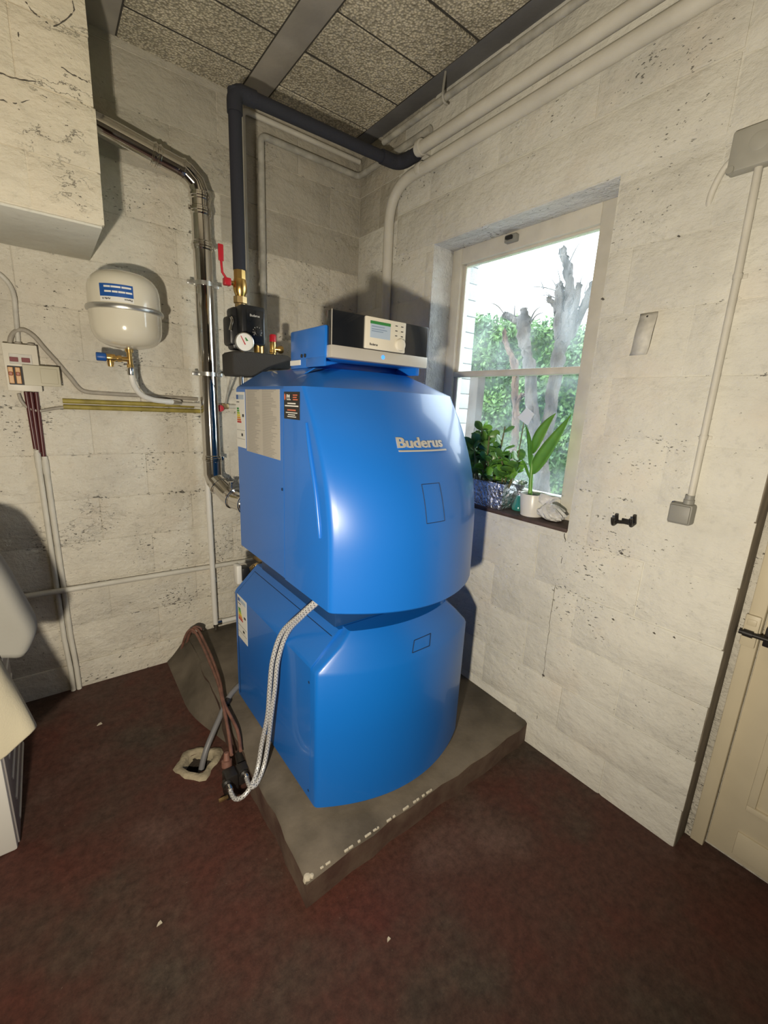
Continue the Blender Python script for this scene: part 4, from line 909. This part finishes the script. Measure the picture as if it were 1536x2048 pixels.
# ------------------------------------------------------------------ plants and odds and ends on the window sill
SZ = .994
def blade(base, tip, width, sag, n=16, curl=.25, prof=None, side=None):
    """a leaf: curved midrib from base to tip, folded along it, pointed at the tip"""
    a, b = Vector(base), Vector(tip); d = b - a; mid = (a + b) / 2 + Vector(sag); P = []
    for k in range(n + 1):
        t = k / n; P.append(a * (1 - t) ** 2 + mid * 2 * t * (1 - t) + b * t * t)
    S_ = Vector(side).normalized() if side else Vector((0, 1, 0)); vv = []
    for k, p in enumerate(P):
        t = k / n; T = (P[min(k + 1, n)] - P[max(k - 1, 0)]).normalized(); B = (S_ - T * S_.dot(T)).normalized(); Nn = T.cross(B)
        w = width * (prof(t) if prof else math.sin(math.pi * min(1, t ** .75 + .02)) ** .8 * (1 - .15 * t) + .03)
        for j in (-1, -.5, 0, .5, 1): vv.append(p + B * w * j + Nn * (abs(j) ** 1.4) * w * curl)
    g = G(); g.add(vv, [(k * 5 + j, k * 5 + j + 1, (k + 1) * 5 + j + 1, (k + 1) * 5 + j) for k in range(n) for j in range(4)]); return g
def leafobj(g, name, m, par, th=.0012):
    o = g.build(name, m, par, 70); md = o.modifiers.new('thick', 'SOLIDIFY'); md.thickness = th; return o

PXx, PYy = 1.622, 1.052
pp = thing('potted_plant', 'young plant with three long broad green leaves in a white pot on the sill', 'plant', (PXx, PYy, SZ))
G().lathe([(.043, 0), (.046, .002), (.056, .094), (.055, .096), (.052, .094), (.050, .080), (0, .080)], (PXx, PYy, SZ), n=36).build('pot', M['pot'], pp)
G().lathe([(.0505, .076), (.048, .083), (.02, .085), (0, .084)], (PXx, PYy, SZ), n=24).build('soil', M['soil'], pp)
G().tube([(PXx, PYy + .018, 1.075), (PXx, PYy + .022, 1.13), (PXx, PYy + .026, 1.19), (PXx, PYy + .03, 1.25)], [.009, .0085, .008, .004], 12, res=4).build('stem', M['leaf'], pp)
sd = (.35, 1, .15)
leafobj(blade((PXx, 1.082, 1.255), (PXx + .012, 1.008, 1.424), .030, (0, .012, .02), side=(.3, 1, .45)), 'leaf', M['leaf'], pp)
leafobj(blade((PXx, 1.075, 1.172), (PXx - .015, .925, 1.424), .036, (-.01, .004, -.028), side=(.3, 1, .6)), 'leaf', M['leaf'], pp)
leafobj(blade((PXx, 1.083, 1.19), (PXx + .01, 1.143, 1.372), .017, (0, -.02, .03), side=(.4, 1, -.3)), 'leaf', M['leaf'], pp)
leafobj(blade((PXx - .004, 1.08, 1.15), (PXx - .01, 1.135, 1.235), .010, (0, -.012, .012), side=(.4, 1, -.3)), 'leaf', M['leaf'], pp)

tp = thing('plant_tag', 'pale diamond tag on a thin stick standing in the foil trough', 'tag', (1.635, 1.17, 1.10))
G().tube([(1.635, 1.172, 1.09), (1.630, 1.146, 1.43)], .0022, 8).build('stick', M['stem'], tp)
G().prism([(1.627, 1.143, 1.442), (1.627, 1.102, 1.417), (1.627, 1.128, 1.368), (1.627, 1.182, 1.398)], (.001, 0, 0)).build('tag', M['tagp'], tp)

ft = thing('planter_trough', 'foil wrapped trough full of a bushy jade plant on the sill', 'planter', (1.622, 1.32, SZ))
bm = bmesh.new(); bmesh.ops.create_cube(bm, size=1); bmesh.ops.subdivide_edges(bm, edges=bm.edges[:], cuts=7, use_grid_fill=True)
for v in bm.verts:
    c = v.co.copy(); tp_ = c.z + .5
    x = 1.622 + c.x * (.098 + .022 * tp_); y = 1.318 + c.y * (.285 + .02 * tp_); z = SZ + .001 + .118 * tp_
    rn = Vector((random.uniform(-1, 1), random.uniform(-1, 1), random.uniform(-.5, .5))) * .0035
    v.co = Vector((x, y, z)) + (rn if .02 < tp_ else Vector())
bmesh.ops.delete(bm, geom=[f for f in bm.faces if f.normal.z > .9 and f.calc_center_median().z > SZ + .10], context='FACES')
g = G(); g.addbm(bm); o = g.build('foil', M['foil'], ft, 20)
G().box(1.568, 1.676, 1.175, 1.462, SZ + .06, SZ + .10, .004).build('soil', M['soil'], ft)
g = G(); stems = []
for k in range(16):
    y = 1.19 + .25 * (k % 8) / 7 + random.uniform(-.015, .015); x = random.uniform(1.585, 1.66); h = random.uniform(.09, .24) * (1.15 if y > 1.28 else .75)
    e = (x + random.uniform(-.03, .03), y + random.uniform(-.04, .04), SZ + .09 + h); mid_ = ((x + e[0]) / 2, (y + e[1]) / 2 + random.uniform(-.02, .02), SZ + .09 + h * .5)
    stems.append((Vector((x, y, SZ + .085)), Vector(mid_), Vector(e)))
    G().tube([(x, y, SZ + .085), mid_, e], [.005, .004, .003], 8, res=4).build('stem', M['stem'], ft)
lg = G(); nseg = 8; vv = []
for k in range(nseg + 1):
    t = k / nseg; w = math.sin(math.pi * min(1, .06 + .94 * t)) ** .6 * (.6 + .5 * t) * .5 if k < nseg else .02
    for j in range(8):
        a = 2 * math.pi * j / 8; vv.append((math.cos(a) * w * .80, math.sin(a) * w * .12 + .12 * t * t, t))
lg.add(vv, [(k * 8 + j, k * 8 + (j + 1) % 8, (k + 1) * 8 + (j + 1) % 8, (k + 1) * 8 + j) for k in range(nseg) for j in range(8)] + [tuple(range(8)), tuple(range(nseg * 8, nseg * 8 + 8))])
lm = lg.mesh('leaf', 80); lm.materials.append(M['jade']); lm2 = lm.copy(); lm2.materials.clear(); lm2.materials.append(M['leaf'])
base = Vector((1.622, 1.32, SZ))
for (p0, pm, p1_) in stems:
    for k in range(11):
        t = random.uniform(.25, 1.05); p = p0.lerp(pm, min(1, t * 2)) if t < .5 else pm.lerp(p1_, min(1, t * 2 - 1))
        o = bpy.data.objects.new('leaf', lm2 if random.random() < .35 else lm); C.objects.link(o); o.parent = ft; o.location = p - base
        d = Vector((random.uniform(-1, .8), random.uniform(-1, 1), random.uniform(-.1, 1.1))).normalized()
        o.rotation_euler = (d.to_track_quat('Z', 'Y').to_matrix() @ Matrix.Rotation(random.uniform(0, 6.3), 3, 'Z')).to_euler(); s_ = random.uniform(.044, .068); o.scale = (s_, s_, s_)
for (y, z) in ((1.163, 1.262), (1.185, 1.235), (1.205, 1.20), (1.235, 1.17)):
    o = bpy.data.objects.new('leaf', lm2); C.objects.link(o); o.parent = ft; o.location = Vector((1.60, y + .04, z)) - base
    o.rotation_euler = Vector((-.25, -1, .35)).to_track_quat('Z', 'Y').to_euler(); o.scale = (.052,) * 3

tv = thing('trumpet_vase', 'small teal glass vase with a flared silvery rim between the two planters', 'vase', (1.655, 1.142, SZ))
prof = [(.026, 0), (.030, .004), (.029, .02), (.020, .05), (.0125, .075), (.014, .095), (.024, .115), (.034, .128), (.032, .129), (.022, .117), (.011, .096), (.009, .08), (.0, .07)]
P2, _ = catmull([Vector((r, 0, h)) for r, h in prof], [0] * len(prof), 3)
G().lathe([(max(p.x, .0001), p.z) for p in P2 if p.z < .072], (1.655, 1.142, SZ), n=28).build('body', M['teal'], tv, 60)
G().lathe([(max(p.x, .0001), p.z) for p in P2 if p.z >= .072][:-1], (1.655, 1.142, SZ), (-.16, -.06, 1), 28).build('flared_rim', M['foil'], tv, 60)

bg_ = thing('plastic_bag', 'small crumpled clear plastic bag of white powder at the end of the sill', 'bag', (1.615, .935, SZ))
bm = bmesh.new(); bmesh.ops.create_icosphere(bm, subdivisions=4, radius=1)
for v in bm.verts:
    c = v.co; t = c.z; w = 1 + .10 * math.sin(9 * c.x + 5 * c.z) + .08 * math.sin(13 * c.y - 7 * c.z) + random.uniform(-.03, .03)
    zz = (t + 1) / 2; sq = 1.0 if zz < .6 else 1 - .6 * ((zz - .6) / .4)
    v.co = Vector((1.612 + c.x * .044 * w * sq, .945 + c.y * .056 * w * sq + .02 * zz, SZ + .002 + .075 * zz ** 1.15 * (1 + .1 * math.sin(6 * c.y))))
g = G(); g.addbm(bm); g.build('filled_part', M['bag'], bg_, 25)
g = G(); vv = []; nn = 9
for k in range(nn + 1):
    t = k / nn
    for j in range(7):
        u = j / 6 - .5; vv.append((1.612 + .02 * math.sin(7 * u + 4 * t) * t - .012, .975 + u * (.03 + .085 * t) , SZ + .065 + .045 * t - .03 * abs(u) * t + .006 * math.sin(11 * u)))
g.add(vv, [(k * 7 + j, k * 7 + j + 1, (k + 1) * 7 + j + 1, (k + 1) * 7 + j) for k in range(nn) for j in range(6)]); leafobj(g, 'gathered_neck', M['bag'], bg_, .0008)

# ------------------------------------------------------------------ laundry corner at the left edge
ap = thing('louvred_appliance', 'white box appliance with grey louvred side at the left edge under the laundry', 'appliance', (-.45, 1.80, 0))
G().box(-.70, -.208, 1.537, 2.06, .0, .84, .008).build('case', M['appl'], ap)
sp = G().box(-.210, -.203, 1.552, 2.05, .012, .83, .002).build('side_panel', M['applgrey'], ap)
for k in range(9): G().box(-.2045, -.199, 1.62, 2.02, .038 + .078 * k, .050 + .078 * k, .002).build('louvre', M['appl'], sp)
def cloth(name, label, rows, m, thick=.004, sub=2):
    """a hanging cloth from rows of points, top edge to hem"""
    t = thing(name, label, 'cloth', tuple(sum(p[i] for p in rows[-1]) / len(rows[-1]) for i in range(3)))
    g = G(); w = len(rows[0]); g.add([p for r in rows for p in r], [(i * w + j, i * w + j + 1, (i + 1) * w + j + 1, (i + 1) * w + j) for i in range(len(rows) - 1) for j in range(w - 1)])
    o = g.build('fabric', m, t, 180); s1 = o.modifiers.new('sub', 'SUBSURF'); s1.levels = sub; s1.render_levels = sub
    s2 = o.modifiers.new('thick', 'SOLIDIFY'); s2.thickness = thick
    return t
# cream towel over the front right corner, flaring out to a pointed hem
rows = []
lv = ((.872, 1.60, -.225, 0), (.865, 1.525, -.205, 0), (.82, 1.502, -.198, .05), (.74, 1.495, -.187, .2), (.67, 1.490, -.173, .35), (.60, 1.486, -.157, .5), (.53, 1.483, -.142, .68), (.46, 1.481, -.127, .85), (.415, 1.480, -.119, 1), (.408, 1.480, -.118, 1))
for (z, fy, rx, f) in lv:
    row = []
    for k in range(15):
        u = k / 14; x = -.66 + (rx + .66) * min(1, u / (.80 + .14 * f)); w = math.sin(38 * u + 1.2) * .011 * f + math.sin(21 * u) * .008 * f
        y = fy + w + (max(0, u - .80) / .20) * (.16 - .14 * f); xx = x - max(0, u - .86) * .18 * (1 - f) + w * .3
        hem = f * (.014 * math.sin(15 * u + .4) - .034 * math.exp(-((u - .80) / .06) ** 2) + .10 * max(0, u - .86))
        row.append((xx, y, z + hem))
    rows.append(row)
cloth('hanging_towel', 'cream towel draped over the appliance with its pointed hem hanging down', rows, M['towel'], .003, 1)
rows = []
for (z, rx, f) in ((1.015, -.205, 0), (1.00, -.165, .05), (.94, -.140, .2), (.86, -.115, .4), (.78, -.096, .7), (.72, -.078, .9), (.69, -.080, 1.), (.645, -.104, 1.)):
    rows.append([(-.60, 1.62, z), (-.45, 1.60 + .01 * f, z - .005), (-.32, 1.585 - .012 * f, z + .012 * f), (rx - .075, 1.575 + .012 * f, z + .01 * f), (rx - .025, 1.575 - .008 * f, z - .015 * f), (rx, 1.60, z), (rx - .004, 1.70, z - .004 * f), (rx - .03, 1.82, z - .03 * f), (rx - .10, 1.93, z - .06 * f)])
cloth('folded_sheet', 'pale sheet in shaded grey piled behind the cream towel at the left edge', rows, M['sheet'])
lb_ = thing('laundry_pile', 'heap of pale washing on top of the appliance at the left edge', 'laundry', (-.42, 1.78, .842))
bm = bmesh.new(); bmesh.ops.create_icosphere(bm, subdivisions=3, radius=1)
for v in bm.verts:
    c = v.co; w = 1 + .08 * math.sin(5 * c.x + 3 * c.y) + .06 * math.sin(8 * c.y - 4 * c.x); zz = max(0, c.z)
    v.co = Vector((-.43 + c.x * .215 * w, 1.80 + c.y * .19 * w, .846 + zz * .115 * w))
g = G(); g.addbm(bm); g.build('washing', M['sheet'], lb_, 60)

# ------------------------------------------------------------------ outside the window
ground = struct(G().box(1.88, 14, -6, 16, -.3, .0).build('ground', M['lawn']))
hd = thing('hedge', 'tall clipped green hedge beyond the window', 'hedge', (5.8, 4.2, 0))
def hz(y): return 2.50 + .17 * (y - 3.1) / 1.0
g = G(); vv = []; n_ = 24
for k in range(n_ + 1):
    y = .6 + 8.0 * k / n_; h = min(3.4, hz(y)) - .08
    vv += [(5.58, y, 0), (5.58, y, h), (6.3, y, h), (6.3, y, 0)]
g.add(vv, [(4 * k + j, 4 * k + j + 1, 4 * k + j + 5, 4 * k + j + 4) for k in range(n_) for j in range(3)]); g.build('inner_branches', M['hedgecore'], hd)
g = G(); R_ = random.Random(3)
for k in range(26000):
    y = R_.uniform(2.2, 6.2); top_ = min(3.4, hz(y)) + .05 * math.sin(9 * y) + .04 * math.sin(23 * y)
    if R_.random() < .12: x = R_.uniform(5.5, 6.2); z = top_ + R_.uniform(-.12, .05)
    else: z = R_.uniform(.2, top_); x = 5.55 + .06 * math.sin(7 * z + 3 * y) + .05 * math.sin(5 * y - 8 * z) + R_.uniform(-.12, .08)
    c = Vector((x, y, z)); a = Vector((R_.uniform(-1, .3), R_.uniform(-1, 1), R_.uniform(-.3, 1))).normalized(); b = a.orthogonal().normalized(); b.rotate(Matrix.Rotation(R_.uniform(0, 6.3), 3, a)); s_ = R_.uniform(.022, .048)
    d = a.cross(b); g.add([c - b * s_, c + d * s_ * .45, c + b * s_, c - d * s_ * .45], [(0, 1, 2, 3)])
me = bpy.data.meshes.new('foliage'); me.from_pydata(g.v, [], g.f); o = link('foliage', me, M['hedge'], hd); o['kind'] = 'stuff'
TXx = 3.6
def limb(path, rad, m, par, name='limb', n=14):
    P = [Vector(p) for p in path]; rad = [q * (.52 if q > .06 else .62) for q in rad]; P2, R2 = catmull(P, rad, 6); g = G(); g.tube(P2, R2, n)
    rr = random.Random(int(P[0].z * 1000))
    g.v = [tuple(Vector(p) + Vector((rr.uniform(-1, 1), rr.uniform(-1, 1), rr.uniform(-1, 1))) * .013) for p in g.v]
    return g.build(name, m, par, 60)
def twig(a, b, par, r=.006): G().tube([a, ((Vector(a) + Vector(b)) / 2 + Vector((.02, .02, .03)))[:], b], [r, r * .7, r * .3], 6, res=4).build('twig', M['bark'], par)
t3 = thing('pollarded_tree', 'tallest pollarded tree with bare upright stubs outside the window', 'tree', (TXx, 2.28, 0), 'pollarded trees')
limb([(TXx, 2.22, 0), (TXx, 2.28, .75), (TXx, 2.30, 1.06), (TXx, 2.278, 1.41), (TXx, 2.28, 1.63), (TXx, 2.272, 1.895), (TXx, 2.245, 2.06), (TXx, 2.25, 2.26), (TXx + .02, 2.255, 2.41), (TXx + .01, 2.30, 2.60), (TXx, 2.35, 2.72), (TXx, 2.362, 2.77)], [.16, .12, .11, .10, .10, .10, .11, .075, .05, .055, .05, .03], M['bark'], t3, 'trunk')
limb([(TXx - .02, 2.27, 2.05), (TXx - .02, 2.308, 2.27), (TXx, 2.34, 2.43), (TXx, 2.345, 2.50)], [.08, .075, .06, .035], M['bark'], t3)
limb([(TXx - .03, 2.23, 2.02), (TXx - .02, 2.19, 2.15), (TXx - .02, 2.168, 2.26), (TXx - .02, 2.15, 2.46)], [.07, .055, .045, .035], M['bark'], t3)
limb([(TXx, 2.24, 1.98), (TXx + .02, 2.17, 2.15), (TXx + .03, 2.10, 2.33), (TXx + .03, 2.06, 2.46)], [.07, .055, .05, .04], M['bark'], t3)
limb([(TXx, 2.30, 2.30), (TXx - .02, 2.40, 2.36), (TXx - .02, 2.42, 2.40)], [.04, .03, .025], M['bark'], t3)
for a, b in (((TXx, 2.36, 2.44), (TXx, 2.72, 2.52)), ((TXx, 2.36, 2.45), (TXx, 2.46, 2.56)), ((TXx, 2.30, 2.60), (TXx, 2.17, 2.82)), ((TXx, 2.5, 2.48), (TXx, 2.55, 2.55)), ((TXx, 2.36, 2.38), (TXx, 2.55, 2.42))): twig(a, b, t3)
for (y, z, dy, dz) in ((2.40, 2.40, .10, .03), (2.16, 2.40, -.05, .14), (2.33, 2.50, .05, .12), (2.30, 2.62, .09, .05), (2.20, 2.20, -.10, .06), (2.10, 2.38, -.06, .10), (2.36, 2.30, .14, .10)): twig((TXx - .02, y, z), (TXx - .02, y + dy, z + dz), t3, .005)
t2 = thing('pollarded_tree', 'thick leaning pollarded trunk with a knobbly head outside the window', 'tree', (TXx - .1, 2.2, 0), 'pollarded trees')
limb([(TXx - .12, 2.10, 0), (TXx - .12, 2.17, .75), (TXx - .11, 2.235, 1.0), (TXx - .1, 2.345, 1.29), (TXx - .1, 2.425, 1.57), (TXx - .1, 2.495, 1.86), (TXx - .1, 2.545, 1.98), (TXx - .1, 2.585, 2.13), (TXx - .1, 2.60, 2.24), (TXx - .1, 2.605, 2.32)], [.14, .105, .10, .095, .095, .085, .085, .12, .09, .03], M['bark'], t2, 'trunk')
limb([(TXx - .1, 2.60, 2.20), (TXx - .1, 2.72, 2.25), (TXx - .1, 2.82, 2.30)], [.06, .045, .03], M['bark'], t2)
for a, b in (((TXx - .1, 2.80, 2.28), (TXx - .1, 2.99, 2.42)), ((TXx - .1, 2.70, 2.25), (TXx - .1, 2.71, 2.36)), ((TXx - .1, 2.53, 2.20), (TXx - .1, 2.44, 2.31)), ((TXx - .1, 2.53, 2.18), (TXx - .1, 2.40, 2.26))): twig(a, b, t2, .009)
t1 = thing('slender_tree', 'thin crooked tree with red peeling bark outside the window', 'tree', (TXx + .2, 2.7, 0))
Y1 = 1.055
limb([(TXx + .2, 2.75, 0), (TXx + .2, 2.79, .90), (TXx + .2, 2.76, 1.13), (TXx + .2, 2.785, 1.39), (TXx + .2, 2.83, 1.65), (TXx + .2, 2.885, 1.91), (TXx + .2, 3.00, 2.08), (TXx + .2, 3.04, 2.23)], [.07, .055, .055, .05, .05, .045, .035, .025], M['barkred'], t1, 'trunk')
limb([(TXx + .2, 2.80, 1.50), (TXx + .2, 2.75, 1.58), (TXx + .2, 2.69, 1.60)], [.03, .026, .02], M['barkred'], t1)
pt = tag(G().box(3.55, 3.66, 3.10, 3.26, 0, 1.79, .01).build('wooden_post', M['oldwood']), 'broad weathered wooden post outside the left edge of the window', 'post')

# ------------------------------------------------------------------ cracks, chips and other small marks of age
def crack(pts, r, par):
    P = []
    for a, b in zip(pts, pts[1:]):
        a, b = Vector(a), Vector(b)
        for k in range(4): P.append(a.lerp(b, k / 4) + Vector((0, random.uniform(-1, 1), random.uniform(-1, 1))) * .002)
    P.append(Vector(pts[-1])); G().tube(P, [r * random.uniform(.5, 1.3) for _ in P], 5).build('crack', M['crackdark'], par)
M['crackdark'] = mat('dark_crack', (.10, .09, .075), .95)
cz = [(.855, .976), (.847, .949), (.851, .907), (.846, .884), (.855, .823), (.860, .768), (.861, .714), (.861, .659), (.860, .593), (.857, .538), (.858, .469), (.855, .401), (.857, .304), (.857, .219), (.854, .134)]
crack([(WB - .0028, y, z) for y, z in cz[:5]], .0016, wall_right); crack([(WB - .0030, y, z) for y, z in cz[4:]], .0009, wall_right)
for L_ in (((.087, 2.486), (.099, 2.475), (.113, 2.466), (.129, 2.459), (.146, 2.454), (.166, 2.473), (.193, 2.501), (.206, 2.522), (.203, 2.543)), ((.063, 2.422), (.063, 2.403), (.062, 2.384)), ((.157, 2.363), (.178, 2.356), (.203, 2.353), (.222, 2.350)), ((.009, 2.288), (.037, 2.287), (.065, 2.293), (.101, 2.303)), ((.001, 2.22), (.034, 2.223), (.071, 2.246))):
    crack([(x, 1.8745, z) for x, z in L_], .0017, wall_chimney)
for (y, z) in ((.635, .96), (.622, .714), (.487, .723), (.429, .735), (.637, 1.948), (.841, 1.807), (.853, .355)):
    w = random.uniform(.004, .007)
    G().prism([(WB - .0065, y - w, z - .002), (WB - .0065, y - w * .2, z - w * .7), (WB - .0065, y + w, z), (WB - .0065, y + w * .1, z + w * .6)], (.004, 0, 0)).build('chipped_spot', M['crackdark'], wall_right)
G().box(1.6885, 1.6915, .97, 1.36, 2.1835, 2.1875).build('sash_gap_shade', M['crackdark'], window)  # solid dark strip drawn for the shade in the gap over the frame
vb = thing('mixing_valve', 'small white valve actuator with black body behind the tank', 'valve', (.64, 1.88, .60))
G().box(.622, .646, 1.855, 1.905, .600, .690, .006).build('actuator', M['white'], vb)
G().box(.646, .680, 1.850, 1.905, .612, .675, .005).build('body', M['black'], vb)
G().lathe([(.013, 0), (.014, .004), (.014, .018), (.010, .022)], (.722, 1.875, .668), (-.3, -1, .2), 6).build('brass_nut', M['brass'], vb)
G().tube([(.68, 1.88, .64), (.722, 1.90, .66), (.80, 1.96, .64), (.86, 2.10, .58), (.88, 2.315, .542)], .010, 12, res=4).build('pipe', M['brassdull'], vb)
